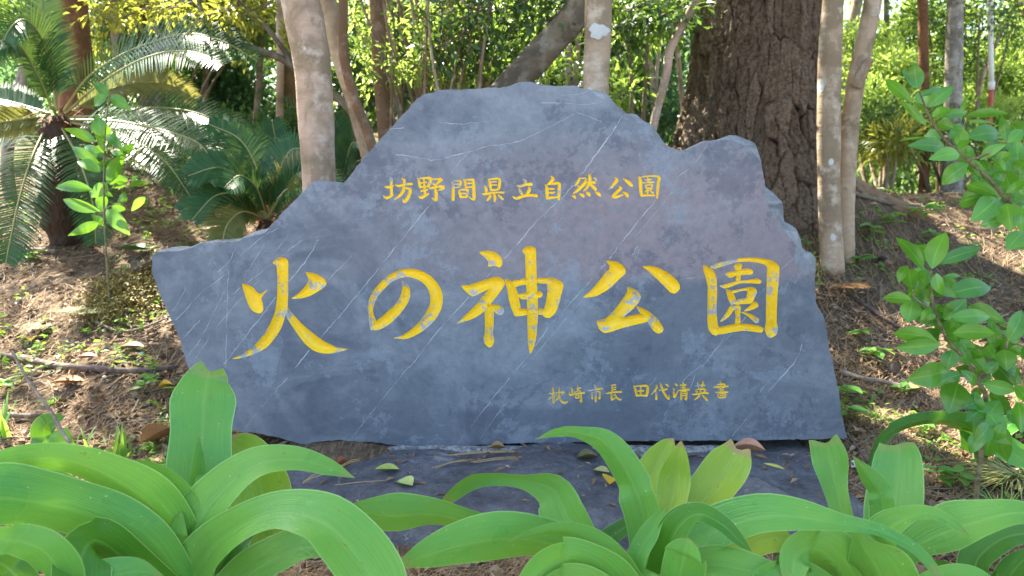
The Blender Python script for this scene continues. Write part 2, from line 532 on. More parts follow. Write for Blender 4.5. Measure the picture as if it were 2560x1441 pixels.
BIG = [  # each character: transform, outlines of its strokes
 (S1, [[548,262,590,210,640,195,690,205,722,240,722,320,722,560,715,760,690,860,640,1000,560,1120,470,1220,330,1290,200,1330,90,1342,200,1290,330,1200,450,1060,530,920,580,780,600,600,600,400,590,290],
       [203,500,260,505,330,540,400,610,490,562,420,650,435,720,440,790,415,825,370,825,310,790,270,720,235,620],
       [920,367,980,370,1060,395,1130,440,1153,490,1140,525,1060,580,960,635,860,660,760,662,830,610,900,540,950,470,950,430],
       [710,765,770,830,870,940,1000,1050,1140,1150,1280,1210,1393,1232,1300,1262,1200,1280,1100,1278,1010,1250,920,1180,840,1080,760,960,700,860]]),
 (S1, []),
 (S2, [[335,133,420,115,500,130,560,180,580,235,570,275,545,295,500,275,430,285,430,235,390,185],
       [143,487,230,478,350,440,470,400,540,395,590,425,605,465,580,520,520,600,450,690,390,760,290,830,180,870,95,892,180,810,290,700,370,600,430,530,340,570,265,603,210,570,165,525],
       [400,690,470,690,490,780,485,900,480,1000,492,1080,470,1135,435,1148,395,1110,378,1060,392,1000,395,900,392,760],
       [465,690,540,695,585,720,598,760,575,800,530,795,490,760],
       [607,420,680,440,720,500,745,580,765,670,780,760,770,800,720,815,680,740,650,640,635,540],
       [680,440,760,425,850,405,850,470,770,485,715,500],
       [930,410,1060,405,1110,400,1200,440,1232,480,1210,580,1185,680,1150,770,1090,830,1040,830,1000,790,1040,690,1060,560,1055,475,1000,465,940,455],
       [750,580,850,555,940,550,990,550,1010,585,990,615,940,620,860,630,790,635,755,610],
       [740,740,850,735,940,730,1010,735,1080,760,1060,810,960,795,850,800,760,815,700,800],
       [793,115,830,78,890,70,935,95,940,200,945,400,955,600,960,800,945,1000,920,1130,880,1215,860,1150,850,1000,845,800,840,600,830,400,825,200,822,160]]),
 (S3, [[345,238,430,240,510,275,555,330,555,380,500,430,420,510,330,580,220,635,80,648,170,570,270,450,330,370,375,330,375,290],
       [750,300,830,293,930,315,1040,375,1120,440,1165,500,1165,560,1110,605,1060,590,980,510,890,420,800,340],
       [578,525,640,545,700,590,727,640,710,700,630,790,540,870,620,850,730,835,830,880,780,930,650,960,500,1000,400,1035,320,1048,265,1010,237,950,240,910,340,880,450,770,540,640,578,580],
       [685,750,760,770,840,820,910,880,960,950,985,1000,970,1040,920,1055,870,1020,820,950,780,890,730,840,700,790]]),
 (S3, [[1430,285,1480,290,1540,340,1580,420,1590,560,1585,700,1585,850,1600,960,1620,1040,1580,1078,1530,1060,1490,1000,1480,900,1482,700,1485,540,1465,440,1440,350],
       [1510,300,1600,255,1750,220,1900,203,2050,205,2180,225,2260,265,2290,310,2285,450,2270,600,2262,800,2260,930,2275,1000,2255,1070,2190,1105,2150,1080,2125,1010,2140,920,2140,750,2145,560,2150,400,2150,300,2080,265,1950,245,1800,255,1650,300,1560,325],
       [1600,990,1700,965,1800,945,1920,945,2050,965,2110,995,2090,1045,2000,1035,1880,1025,1760,1040,1650,1062,1590,1060],
       [1790,270,1840,255,1870,290,1850,360,1855,460,1800,460,1810,380,1780,310],
       [1675,380,1740,360,1810,350,1900,325,1960,325,1995,355,1980,390,1900,395,1820,400,1740,430,1700,410],
       [1615,515,1720,490,1830,460,1950,450,2040,435,2090,465,2070,495,1960,490,1850,490,1740,530,1670,548],
       [1690,560,1750,575,1790,640,1800,700,1750,730,1715,670],
       [1750,575,1850,555,1960,530,2020,545,2040,590,2010,660,1975,715,1900,715,1920,640,1930,575,1850,580,1780,600],
       [1770,685,1850,665,1960,655,1970,715,1850,725,1760,730],
       [1740,740,1790,720,1850,740,1850,790,1780,790,1720,870,1620,925,1690,820],
       [1790,790,1850,760,1850,850,1850,950,1790,950,1800,860],
       [2010,690,2050,720,2050,755,1980,790,1890,805,1950,750],
       [1855,815,1920,820,2000,850,2060,890,2055,930,2020,938,1980,900,1920,850]])]
NO_STROKES = [[2005,465,10,2045,540,80,2040,640,110,1960,770,115,1840,890,120,1740,960,110,1680,985,75],
              [1665,1005,45,1672,930,80,1655,840,50,1650,760,70,1680,650,75,1760,540,85,1880,430,85,2030,375,95,2180,390,105,2310,470,120,2385,600,140,2385,740,135,2310,880,125,2190,1000,95,2050,1085,60,1915,1107,6]]
SMALL = [  # each character: transform, pen paths x, y, width
 (TA, ["240 155 10 262 200 50 265 330 45 270 470 45", "155 325 20 210 335 45 290 315 30 310 300 10", "130 490 15 180 520 45 240 500 40 290 460 30", "445 180 15 490 220 45 485 300 35", "335 295 10 390 315 40 500 285 35 610 278 45 632 285 20", "485 320 40 470 400 50 410 480 45 320 548 10", "490 330 20 530 355 25 585 365 45 585 430 55 550 520 55 490 590 45 465 540 10"]),
 (TA, ["712 175 10 740 220 45 765 340 35", "745 185 15 850 175 30 940 185 45 935 260 50 900 320 40", "770 335 25 850 325 30 920 325 25", "780 262 20 870 252 25", "825 190 25 835 300 30 845 400 40 850 480 40", "775 400 25 830 390 35 890 380 30", "735 490 10 780 515 50 850 480 45 910 445 25", "965 195 15 1060 195 25 1130 200 55 1090 240 45 1040 290 20", "985 270 15 1020 295 40 1050 320 25", "915 352 12 960 350 35 1060 325 35 1170 330 50 1150 360 45 1080 390 10", "1020 350 25 1035 400 50 1040 500 45 1040 560 40 1005 545 25 965 522 10"]),
 (TA, ["1315 245 15 1335 300 42 1335 420 45 1335 560 45", "1345 225 12 1420 222 28 1465 240 42 1450 310 35 1430 340 20", "1355 285 10 1430 280 20", "1360 345 12 1440 335 22", "1520 200 15 1540 240 40 1550 330 25", "1540 205 15 1620 205 25 1690 205 40", "1560 270 20 1660 265 20", "1550 340 28 1660 330 22", "1680 205 35 1690 300 45 1690 420 52 1695 540 50 1660 540 25 1605 500 8", "1425 385 15 1445 430 42 1465 510 35", "1440 385 15 1520 375 30 1580 385 45 1575 450 40 1570 505 40", "1470 445 20 1550 440 22", "1460 508 32 1560 502 32"]),
 (TA, ["1945 195 15 1965 240 38 1975 310 38 1990 385 32", "1960 195 15 2050 190 25 2130 190 40 2140 260 45 2120 370 40", "1990 245 15 2090 240 18", "1990 300 15 2090 295 18", "1985 385 30 2060 382 30 2110 375 25", "1880 310 15 1900 350 40 1910 430 35", "1835 450 10 1880 455 40 2000 432 25 2120 425 25 2215 430 35", "1965 455 25 1975 490 40 1935 550 40 1915 568 12", "2040 440 25 2055 500 45 2050 588 20", "2110 465 12 2150 500 35 2195 545 45"]),
 (TB, ["180 190 15 220 215 45 215 265 35", "80 290 12 130 300 45 230 275 35 310 270 50 335 275 20", "115 340 15 130 380 38 165 435 35", "275 315 20 285 360 50 250 430 45 240 455 35", "5 465 15 70 500 50 180 465 40 300 450 40 410 460 50"]),
 (TB, ["640 140 15 675 180 50 630 240 45 580 275 20", "550 275 15 570 320 45 575 420 45 585 510 45", "580 275 12 680 262 30 770 255 48 775 350 48 770 450 45 765 530 25", "600 345 20 650 345 35 700 345 12", "600 405 15 660 410 35 705 395 12", "590 495 40 660 488 35 740 480 25"]),
 (TB, ["1110 155 20 1100 200 40 1065 255 35 1030 295 10", "1120 175 10 1180 170 15 1215 175 25 1200 240 50 1140 310 48 1080 370 40 1005 420 10", "1075 290 10 1110 320 30", "1270 110 30 1278 180 52 1270 240 42 1245 300 40 1210 350 30 1170 385 8", "1210 240 10 1290 240 35 1360 240 42", "1270 260 20 1320 300 45 1370 350 50 1360 375 20", "1335 165 12 1370 180 38 1385 205 20", "985 445 12 1020 470 50 1045 500 20", "1110 425 12 1155 450 50 1180 480 20", "1215 395 12 1255 425 55 1280 465 20", "1365 395 8 1420 425 55 1450 465 25"]),
 (TB, ["1690 160 15 1720 200 50 1680 260 45 1630 320 35 1585 355 8", "1830 180 10 1900 230 50 1960 285 50 1980 300 20", "1760 305 15 1785 335 50 1730 390 45 1660 460 45", "1650 475 40 1720 478 40 1820 440 15", "1820 400 12 1870 425 50 1900 470 45"]),
 (TB, ["2080 140 15 2105 200 50 2110 320 50 2125 460 40", "2100 155 10 2200 140 18 2330 135 18 2415 160 45 2400 250 40 2390 360 38 2380 500 28", "2120 458 30 2220 450 28 2340 455 25", "2225 165 20 2230 235 25", "2180 200 15 2280 190 20", "2150 248 15 2240 238 22 2330 235 18", "2190 280 20 2215 340 28", "2200 285 12 2300 275 28 2280 345 25", "2215 335 20 2285 335 18", "2235 350 25 2180 400 8", "2230 360 22 2225 420 20", "2290 345 25 2260 370 10", "2260 375 12 2320 415 28"]),
 (BA, ["315 290 20 330 340 45 340 480 40 345 690 42", "235 440 25 300 455 45 385 430 25", "330 490 20 270 560 40 210 610 12", "350 505 12 385 525 22", "420 440 15 410 490 25 395 500 10", "420 430 12 510 425 22 610 415 40 590 455 35 550 470 10", "490 285 12 495 400 28 490 490 30 450 580 32 395 635 10", "505 520 20 520 610 32 580 680 38 660 685 38 715 655 18"]),
 (BA, ["800 300 15 825 360 40 830 470 35", "755 420 20 765 490 45 840 480 35 870 465 15", "890 400 12 895 470 28", "970 255 15 975 330 40 960 390 15", "925 330 12 1040 310 35", "960 380 25 910 425 15", "985 370 12 1030 400 25", "895 470 20 1010 440 35 1140 440 42", "900 500 20 920 560 35", "905 500 15 1000 490 35 990 550 35", "915 565 30 1000 560 30", "1045 460 25 1055 560 40 1050 670 38 1010 635 15 1000 615 8"]),
 (BA, ["1375 230 15 1420 270 45 1420 340 30", "1225 375 15 1280 375 40 1420 345 45 1600 325 40", "1330 420 20 1335 480 38 1335 590 35", "1340 425 12 1440 405 18 1530 410 35 1525 500 38 1525 590 38 1470 550 8", "1420 360 25 1425 480 45 1425 665 35"]),
 (BA, ["1820 230 15 1850 280 35 1855 420 38", "1830 240 15 1940 230 35", "1865 300 12 1945 295 25", "1865 355 12 1945 350 25", "1685 450 15 1740 445 40 1890 420 35 2090 410 45", "1830 450 25 1830 540 42 1840 625 42", "1840 620 35 1920 570 25 1950 540 8", "1940 470 25 1880 510 10", "1930 490 15 1980 570 38 2040 610 40 2085 612 15"]),
 (BB, ["125 220 10 165 300 50 200 460 40", "150 240 15 300 230 30 440 235 55 450 330 60 420 460 55", "290 240 28 290 450 35", "225 345 25 365 340 28", "200 455 35 300 448 35 430 455 35"]),
 (BB, ["645 210 15 660 260 45 610 340 35 535 430 10", "640 350 25 650 430 45 645 540 45", "740 160 15 765 240 50 800 340 50 860 450 45 930 530 45", "930 535 40 945 440 8", "705 330 20 790 320 40 895 305 35", "855 190 12 900 215 40 925 235 20"]),
 (BB, ["1075 180 15 1105 205 45 1125 225 18", "1025 285 10 1050 310 32 1070 320 15", "1035 330 10 1050 400 40 1060 490 50", "1065 490 45 1100 430 30 1140 340 8", "1255 140 20 1265 220 38 1265 320 30", "1190 215 18 1325 205 35", "1200 270 18 1310 262 30", "1140 335 15 1260 322 35 1400 312 42", "1210 360 20 1215 430 38 1215 545 38", "1220 365 15 1330 360 40 1330 450 45 1325 545 45 1285 510 10", "1230 410 15 1310 405 22", "1230 455 15 1310 450 22"]),
 (BB, ["1545 230 20 1650 220 35 1755 215 40", "1590 150 18 1605 210 42 1615 270 25", "1705 120 18 1715 170 45 1680 260 30", "1550 310 15 1570 370 40", "1570 310 15 1660 300 30 1760 310 45 1745 370 38", "1655 270 20 1655 390 35", "1470 425 20 1560 420 38 1700 390 35 1835 395 45", "1645 400 25 1620 470 42 1520 550 15", "1690 430 12 1750 490 42 1810 560 48"]),
 (BB, ["2110 125 20 2120 200 40 2120 370 30", "2040 200 15 2130 190 30 2215 200 35 2200 260 28", "1960 260 20 2080 248 32 2290 238 35", "2050 280 15 2190 270 22", "2075 325 20 2185 318 25", "2000 382 20 2130 372 35 2280 370 40", "2050 410 15 2080 500 38", "2060 415 12 2150 410 25 2230 415 38 2205 500 38", "2100 455 15 2190 452 20", "2080 500 30 2200 495 30"])]

def pen(path, fn, sub, grow):
    """outline of a brush stroke from its centre line"""
    a = np.array(path, float).reshape(-1, 3)
    n = max(5, sub * (len(a) - 1))
    c = spline(a, n)
    c[:, 2] = np.interp(np.linspace(0, 1, n), np.linspace(0, 1, len(a)), a[:, 2]) * 0.5 + np.clip(c[:, 2], 6, None) * 0.5
    t = unit(np.gradient(c[:, :2], axis=0))
    nrm = np.stack([-t[:, 1], t[:, 0]], -1)
    h = c[:, 2:3] * 0.5 + grow
    e0, e1 = c[:, :2] - t * 0, c[:, :2]
    A, B = e1 + nrm * h, e0 - nrm * h
    cap0 = c[:1, :2] - t[:1] * h[0] * 0.7
    cap1 = c[-1:, :2] + t[-1:] * h[-1] * 0.7
    pl = np.vstack([cap0, B, cap1, A[::-1]])
    return np.array([fn(x, y) for x, y in pl])

def closed_smooth(p, k=3):
    p = np.asarray(p, float)
    n = len(p)
    m = (np.roll(p, -1, 0) - np.roll(p, 1, 0)) * 0.5
    dn = np.linalg.norm(np.roll(p, -1, 0) - p, axis=1)
    lim = np.minimum(dn, np.roll(dn, 1))
    m = unit(m) * np.minimum(np.linalg.norm(m, axis=1), lim)[:, None] * 0.8
    out = []
    for i in range(n):
        j = (i + 1) % n
        for u in np.arange(k) / k:
            out.append((2 * u ** 3 - 3 * u ** 2 + 1) * p[i] + (u ** 3 - 2 * u ** 2 + u) * m[i] + (-2 * u ** 3 + 3 * u ** 2) * p[j] + (u ** 3 - u ** 2) * m[j])
    return np.array(out)

def inside(poly, q):
    """winding test, q (n,2)"""
    x, y = q[:, 0][:, None], q[:, 1][:, None]
    x0, y0 = poly[:, 0][None], poly[:, 1][None]
    x1, y1 = np.roll(poly[:, 0], -1)[None], np.roll(poly[:, 1], -1)[None]
    cr = (x1 - x0) * (y - y0) - (x - x0) * (y1 - y0)
    w = ((y0 <= y) & (y1 > y) & (cr > 0)).sum(1) - ((y0 > y) & (y1 <= y) & (cr < 0)).sum(1)
    return w != 0

def edge_dist(poly, q):
    a, b = poly[None], np.roll(poly, -1, 0)[None]
    ab = b - a
    t = np.clip(((q[:, None] - a) * ab).sum(-1) / ((ab * ab).sum(-1) + 1e-9), 0, 1)
    return np.linalg.norm(q[:, None] - (a + ab * t[..., None]), axis=-1).min(1)

chars = []                                       # per character: list of stroke polygons, interior point spacing, groove depth cap (px)
for ci, (fn, polys) in enumerate(BIG):
    if ci == 1:
        st = [pen(s, fn, 4, 0) for s in NO_STROKES]
    else:
        st = [closed_smooth([fn(p[i], p[i + 1]) for i in range(0, len(p), 2)]) for p in polys]
    chars.append((st, 4.0, 15.0))
for ci, (fn, paths) in enumerate(SMALL):
    st = [pen([float(v) for v in s.split()], fn, 3, 2.5) for s in paths]
    chars.append((st, 1.6 if ci < 9 else 1.1, 5.5 if ci < 9 else 4.0))

outline = []                                     # the broken edge of the face, roughened
rr = np.random.default_rng(3)
for i, p in enumerate(OUT):
    q2 = OUT[(i + 1) % len(OUT)]
    d = math.dist(p, q2)
    k = max(1, int(d / 9))
    for j in range(k):
        t = j / k
        jit = rr.normal(0, 0.9, 2) if j else rr.normal(0, 0.5, 2)
        outline.append((p[0] + (q2[0] - p[0]) * t + jit[0], p[1] + (q2[1] - p[1]) * t + jit[1]))
outline = np.array(outline)
verts, edges = [], []
def add_poly(p):
    b = len(verts)
    verts.extend(map(tuple, p))
    edges.extend((b + i, b + (i + 1) % len(p)) for i in range(len(p)))
add_poly(outline)
for st, sp, cap in chars:
    for p in st:
        add_poly(p)
        lo, hi = p.min(0), p.max(0)
        gx, gy = np.meshgrid(np.arange(lo[0], hi[0], sp), np.arange(lo[1], hi[1], sp * 0.87), indexing='ij')
        gx = gx + (np.arange(gx.shape[1]) % 2)[None] * sp * 0.5
        c = np.stack([gx.ravel(), gy.ravel()], -1)
        if len(c):
            c = c[inside(p, c)]
        if len(c):
            c = c[edge_dist(p, c) > sp * 0.35]
            verts.extend(map(tuple, c))
gx, gy = np.meshgrid(np.arange(380, 2120, 22), np.arange(210, 1120, 22), indexing='ij')
c = np.stack([gx.ravel(), gy.ravel()], -1) + rr.normal(0, 3, (gx.size, 2))
c = c[inside(outline, c)]
c = c[edge_dist(outline, c) > 6]
verts.extend(map(tuple, c))
vo, eo, fo, *_ = delaunay_2d_cdt([Vector((v[0], -v[1])) for v in verts], edges, [], 0, 1e-5, True)
VV = np.array([(v.x, -v.y) for v in vo])
FF = np.array([f for f in fo if len(f) == 3], np.int32)
cen = VV[FF].mean(1)
keep = inside(outline, cen)
FF, cen = FF[keep], cen[keep]
owner = np.full(len(FF), -1)
depth = np.zeros(len(VV))
for k, (st, sp, cap) in enumerate(chars):
    for p in st:
        lo, hi = p.min(0), p.max(0)
        m = np.where(((cen > lo) & (cen < hi)).all(1))[0]
        if len(m):
            owner[m[inside(p, cen[m])]] = k
        m = np.where(((VV > lo) & (VV < hi)).all(1))[0]
        if len(m):
            m = m[inside(p, VV[m])]
            d = edge_dist(p, VV[m])
            depth[m] = np.maximum(depth[m], np.where(d > 0.05, cap * (1 - np.exp(-d * 2.8 / cap)), 0))
face_wave = lambda x, y: 0.0018 * fbm(x / 260.0, y / 260.0, 4.0, 3)
def face_pt(q, dep=0.0):
    q = np.atleast_2d(q)
    dep = np.broadcast_to(dep, len(q))
    out = np.array([P(a, b, YS) for a, b in q])
    out[:, 1] += dep * YS / FPX + face_wave(q[:, 0], q[:, 1])
    return out

def stone_mat():
    q = N('polished blue slate')
    co = q.coord('Object')
    n1 = q.noise(co, 1.5, 6, 0.60, 0.8)
    n2 = q.noise(q.coord('Object', loc=(4, 0, 2)), 5.5, 7, 0.70, 0.4)
    n3 = q.noise(q.coord('Object', loc=(1, 3, 7)), 30.0, 5, 0.72)
    n4 = q.noise(q.coord('Object', loc=(6, 6, 1), scale=(1, 1, 1.8), rot=(0, 0.25, 0)), 2.3, 6, 0.66, 1.0)
    col = q.mix(q.ramp(n1, [(0.36, 0.0), (0.62, 1.0)]), (0.108, 0.130, 0.165), (0.168, 0.196, 0.232))
    # cloudy pale bloom
    col = q.mix(q.ramp(n4, [(0.46, 0.0), (0.68, 0.70)]), col, (0.268, 0.302, 0.338))
    # mauve band across the upper middle, fading toward the left
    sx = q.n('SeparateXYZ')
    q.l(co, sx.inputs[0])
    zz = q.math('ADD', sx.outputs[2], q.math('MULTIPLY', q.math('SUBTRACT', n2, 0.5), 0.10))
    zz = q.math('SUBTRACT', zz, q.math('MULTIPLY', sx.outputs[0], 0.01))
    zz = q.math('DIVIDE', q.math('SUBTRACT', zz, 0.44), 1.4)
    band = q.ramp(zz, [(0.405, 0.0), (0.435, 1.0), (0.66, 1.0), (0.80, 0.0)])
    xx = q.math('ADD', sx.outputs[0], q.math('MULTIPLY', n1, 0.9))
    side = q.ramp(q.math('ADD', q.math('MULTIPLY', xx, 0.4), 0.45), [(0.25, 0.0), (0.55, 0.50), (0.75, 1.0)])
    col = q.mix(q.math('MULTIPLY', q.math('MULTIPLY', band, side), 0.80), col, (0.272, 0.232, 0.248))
    # dark purple blotches with ragged edges, pale scaled spots, fine mottling
    bl = q.math('ADD', q.noise(q.coord('Object', loc=(8, 1, 3)), 2.6, 8, 0.76, 0.3), q.math('MULTIPLY', n3, 0.14))
    col = q.mix(q.ramp(bl, [(0.625, 0.0), (0.650, 0.40)]), col, (0.080, 0.092, 0.132))
    pa = q.math('ADD', q.noise(q.coord('Object', loc=(2, 9, 5)), 3.4, 8, 0.76, 0.2), q.math('MULTIPLY', n3, 0.12))
    col = q.mix(q.ramp(pa, [(0.625, 0.0), (0.640, 0.50)]), col, (0.25, 0.305, 0.36))
    col = q.mix(q.ramp(n3, [(0.42, 0.0), (0.72, 0.38)]), col, (0.074, 0.088, 0.118))
    col = q.mix(q.ramp(n2, [(0.52, 0.0), (0.75, 0.45)]), col, (0.30, 0.34, 0.39))
    fl = q.noise(q.coord('Object', loc=(3, 3, 3)), 150.0, 2)
    col = q.mix(q.ramp(fl, [(0.73, 0.0), (0.76, 0.5)]), col, (0.42, 0.46, 0.48))
    q.done(col, q.ramp(n3, [(0.3, 0.44), (0.7, 0.66)]), 0.14)
    q.bump(q.math('ADD', n3, q.math('MULTIPLY', n2, 0.6)), 0.40, 0.008)
    return q.m

def broken_mat():
    q = N('broken slate edge')
    co = q.coord('Object')
    n1 = q.noise(q.coord('Object', scale=(1, 1, 3)), 7.0, 7, 0.7, 0.5)
    n2 = q.noise(co, 40.0, 5, 0.7)
    col = q.mix(q.ramp(n1, [(0.35, 0.0), (0.65, 1.0)]), (0.15, 0.155, 0.165), (0.34, 0.36, 0.37))
    col = q.mix(q.ramp(n2, [(0.45, 0.0), (0.75, 0.5)]), col, (0.10, 0.10, 0.10))
    q.done(col, 0.75, 0.3)
    q.bump(q.math('ADD', n1, n2), 0.8, 0.015)
    return q.m

def gold_mat():
    q = N('worn yellow paint')
    co = q.coord('Object')
    n1 = q.noise(co, 17.0, 6, 0.72, 0.3)
    n2 = q.noise(q.coord('Object', loc=(2, 2, 2)), 60.0, 4, 0.7)
    col = q.mix(q.ramp(n2, [(0.3, 0.0), (0.7, 1.0)]), (0.88, 0.56, 0.012), (0.92, 0.665, 0.03))
    bare = q.math('ADD', n1, q.math('MULTIPLY', n2, 0.22))
    col = q.mix(q.ramp(bare, [(0.668, 0.0), (0.682, 1.0)]), col, (0.40, 0.43, 0.47))
    dirt = q.noise(q.coord('Object', loc=(7, 3, 9)), 30.0, 4, 0.7)
    col = q.mix(q.ramp(dirt, [(0.64, 0.0), (0.74, 0.35)]), col, (0.30, 0.14, 0.02))
    q.done(col, 0.42, 0.4)
    q.bump(bare, 0.35, 0.004)
    return q.m
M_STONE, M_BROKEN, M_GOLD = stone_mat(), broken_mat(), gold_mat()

foot = P(1290, 1108, YS)
stone = thing('engraved_stone', 'large upright blue-grey slate slab carved with yellow characters', 'stone monument', tuple(float(v) for v in (foot[0], YS + 0.1, foot[2])))
def sub_mesh(name, sel, mat):
    f = FF[sel]
    ids, inv = np.unique(f, return_inverse=True)
    pts = face_pt(VV[ids], depth[ids])
    return mesh(name, pts, inv.reshape(-1, 3).astype(np.int32)[:, ::1], mat, smooth_shade=True)
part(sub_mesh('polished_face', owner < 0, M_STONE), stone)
for k in range(len(chars)):
    o = part(sub_mesh('engraved_character', owner == k, M_GOLD), stone)
for o in stone.children:                         # face normals toward the viewer
    me = o.data
    if me.polygons and sum(p.normal.y for p in list(me.polygons)[:400:7]) > 0:
        me.flip_normals()

# rough sides and back: rings behind the face outline
nO = len(outline)
tang = unit(np.roll(outline, -1, 0) - np.roll(outline, 1, 0))
onrm = np.stack([-tang[:, 1], tang[:, 0]], -1)
area = np.sum(outline[:, 0] * np.roll(outline[:, 1], -1) - np.roll(outline[:, 0], -1) * outline[:, 1])
if area > 0:
    onrm = -onrm
for _ in range(3):
    onrm = unit(onrm + np.roll(onrm, 1, 0) + np.roll(onrm, -1, 0))
bulge = np.zeros(nO)
for bx, by, amt, reach in ((1510, 238, 20, 45), (1880, 372, 26, 40), (1850, 352, 20, 30), (1935, 520, 46, 55), (1985, 590, 34, 50), (2025, 660, 26, 35),
                           (2045, 745, 10, 40), (1300, 212, 6, 60), (900, 410, 5, 50), (640, 590, 8, 40), (430, 628, 6, 40), (1590, 290, 12, 30), (1640, 330, 10, 40)):
    bulge = np.maximum(bulge, amt * np.exp(-((outline[:, 0] - bx) ** 2 + (outline[:, 1] - by) ** 2) / reach ** 2))
ar = np.arange(nO)
def ring(off, back, rough, seed):
    o2 = outline + onrm * (off + rough * fbm(ar * 0.21, ar * 0.05 + seed, seed, 3))[:, None]
    pts = np.array([P(a, b, YS) for a, b in o2])
    pts[:, 1] += back + 0.012 * fbm(ar * 0.15, ar * 0 + seed * 3, seed + 2, 3)
    return pts
r0 = face_pt(outline)
r1 = ring(bulge * 0.55 + 1.0, 0.022, 3.0, 1.0)
r2 = ring(bulge + 1.5, 0.050, 4.0, 2.0)
r3 = ring(bulge * 0.8 - 2, 0.14, 9.0, 3.0)
r4 = ring(bulge * 0 - 22, 0.24, 20.0, 4.0)
r1[:, 1] = np.maximum(r1[:, 1], YS + 0.008)
RV = np.vstack([r0, r1, r2, r3, r4])
f = grid_faces(5, nO, True)
back = np.array([f2 for f2 in fo if len(f2) == 3])
o = mesh('broken_edge', RV, [tuple(x) for x in f] + [tuple(4 * nO + np.arange(nO))], M_BROKEN, smooth_shade=False)
part(o, stone)

# quartz veins standing a hair above the face
VEINS = ["1142 1113 1229 1000 1326 881 1378 811 1448 734 1483 694 1516 656 1558 600 1640 500", "1307 920 1345 880 1382 837", "1398 818 1448 762 1467 743 1500 700",
 "1024 920 1068 862 1120 800 1174 741 1214 696 1261 647 1303 600 1350 545 1420 480 1467 417 1510 360 1557 290", "738 920 775 875 806 840 871 764 949 669 1004 600 1080 505",
 "560 911 598 862 655 789 691 742 735 689 773 640 795 600", "560 755 604 718 640 690 702 642 755 600", "545 680 575 650 589 618", "613 689 644 638 662 606", "573 678 569 724 564 920",
 "470 890 500 850 530 790 560 730", "480 910 520 850 560 795 610 740 650 700", "430 780 450 750 465 720", "440 800 470 770 500 735 560 690", "455 850 500 800", "680 640 700 615 720 590",
 "990 386 1050 396 1093 400 1133 390 1173 380 1220 366 1280 358 1330 340 1383 313 1437 285", "1440 280 1475 293 1503 305", "1126 436 1150 405 1176 376", "1507 403 1483 430 1470 450",
 "1353 257 1413 258 1473 262 1500 255 1523 247", "1403 238 1450 235 1477 223", "1690 445 1733 413 1776 352", "1680 480 1640 530 1590 590", "1829 1092 1871 1040 1930 970 1990 900 2005 860",
 "873 1101 955 1000 1024 915", "1755 920 1791 871 1817 835", "1660 1040 1690 997 1708 954 1720 940 1755 915", "1855 806 1911 722 1948 680 2000 631", "1695 1020 1712 1000 1738 940", "606 1080 660 1010 720 945",
 "1200 1100 1240 1040 1262 1010", "1080 305 1150 310 1230 302", "1060 318 1100 312", "975 325 1010 320", "1580 640 1595 615", "1330 900 1420 790", "1760 905 1835 829", "690 500 720 470", "600 640 660 590 720 560",
 "1180 460 1215 440", "820 700 880 640", "1700 700 1760 690", "1610 980 1640 945", "1900 980 1925 950"]
qv = N('quartz vein')
nn = qv.noise(qv.coord('Object'), 60.0, 3)
qv.done(qv.mix(nn, (0.28, 0.32, 0.34), (0.58, 0.62, 0.63)), 0.5, 0.4)
for vi, s in enumerate(VEINS):
    a = np.array([float(t) for t in s.split()]).reshape(-1, 2)
    L = np.linalg.norm(np.diff(a, axis=0), axis=1).sum()
    n = max(4, int(L / 7))
    c = spline(a, n) + rr.normal(0, 0.8, (n, 2))
    t = unit(np.gradient(c, axis=0))
    nr = np.stack([-t[:, 1], t[:, 0]], -1)
    main = 0.9 if vi in (0, 3, 4, 5, 16, 24) else 0.5
    w = np.clip(0.60 + 1.3 * fbm(np.arange(n) * 0.31, np.full(n, vi * 1.7), 5.0, 3), 0.22, 1.6)[:, None] * main
    pts = np.vstack([face_pt(c + nr * w), face_pt(c - nr * w)])
    pts[:, 1] -= 0.0007
    i = np.arange(n - 1)
    fq = np.stack([i, i + 1, n + i + 1, n + i], -1)
    gap = (fbm(i * 0.23, np.full(n - 1, vi * 2.9), 8.0, 2) < -0.40)
    mid = (c[:-1] + c[1:]) / 2
    for st, sp, cap in chars:
        for p in st:
            lo, hi = p.min(0) - 4, p.max(0) + 4
            m = ((mid > lo) & (mid < hi)).all(1)
            if m.any():
                k = np.where(m)[0]
                gap[k] |= inside(p, mid[k]) | (edge_dist(p, mid[k]) < 3.5)
    fq = fq[~gap]
    if len(fq):
        part(mesh('quartz_vein', pts, fq, qv.m, smooth_shade=False), stone)

# ------------------------------------------------------------------ rocks under and beside the stone
def rock_mat(name, c1, c2, pale=0.35, crust=0.0):
    q = N(name)
    n1 = q.noise(q.coord('Object', scale=(1.0, 1.4, 1.6), rot=(0, 0, 0.5)), 5.0, 8, 0.74, 0.4)
    n2 = q.noise(q.coord('Object', loc=(3, 1, 1)), 34.0, 6, 0.78)
    col = q.mix(q.ramp(n1, [(0.35, 0.0), (0.65, 1.0)]), c1, c2)
    col = q.mix(q.ramp(n2, [(0.42, 0.0), (0.72, 0.55)]), col, tuple(v * 0.45 for v in c1))
    n3 = q.noise(q.coord('Object', loc=(9, 2, 4)), 7.0, 8, 0.78, 0.6)
    col = q.mix(q.ramp(n3, [(0.60, 0.0), (0.66, pale)]), col, (0.40, 0.42, 0.43))
    if crust:
        n4 = q.noise(q.coord('Object', loc=(1, 7, 2)), 50.0, 5, 0.8)
        col = q.mix(q.ramp(n4, [(0.40, 0.0), (0.60, crust)]), col, (0.62, 0.62, 0.60))
    q.done(col, q.ramp(n2, [(0.3, 0.40), (0.7, 0.7)]), 0.45)
    q.bump(q.math('ADD', n1, q.math('MULTIPLY', n2, 0.6)), 1.0, 0.035)
    return q.m
M_ROCK = rock_mat('dark slate rock', (0.070, 0.074, 0.086), (0.205, 0.215, 0.238), 0.8)
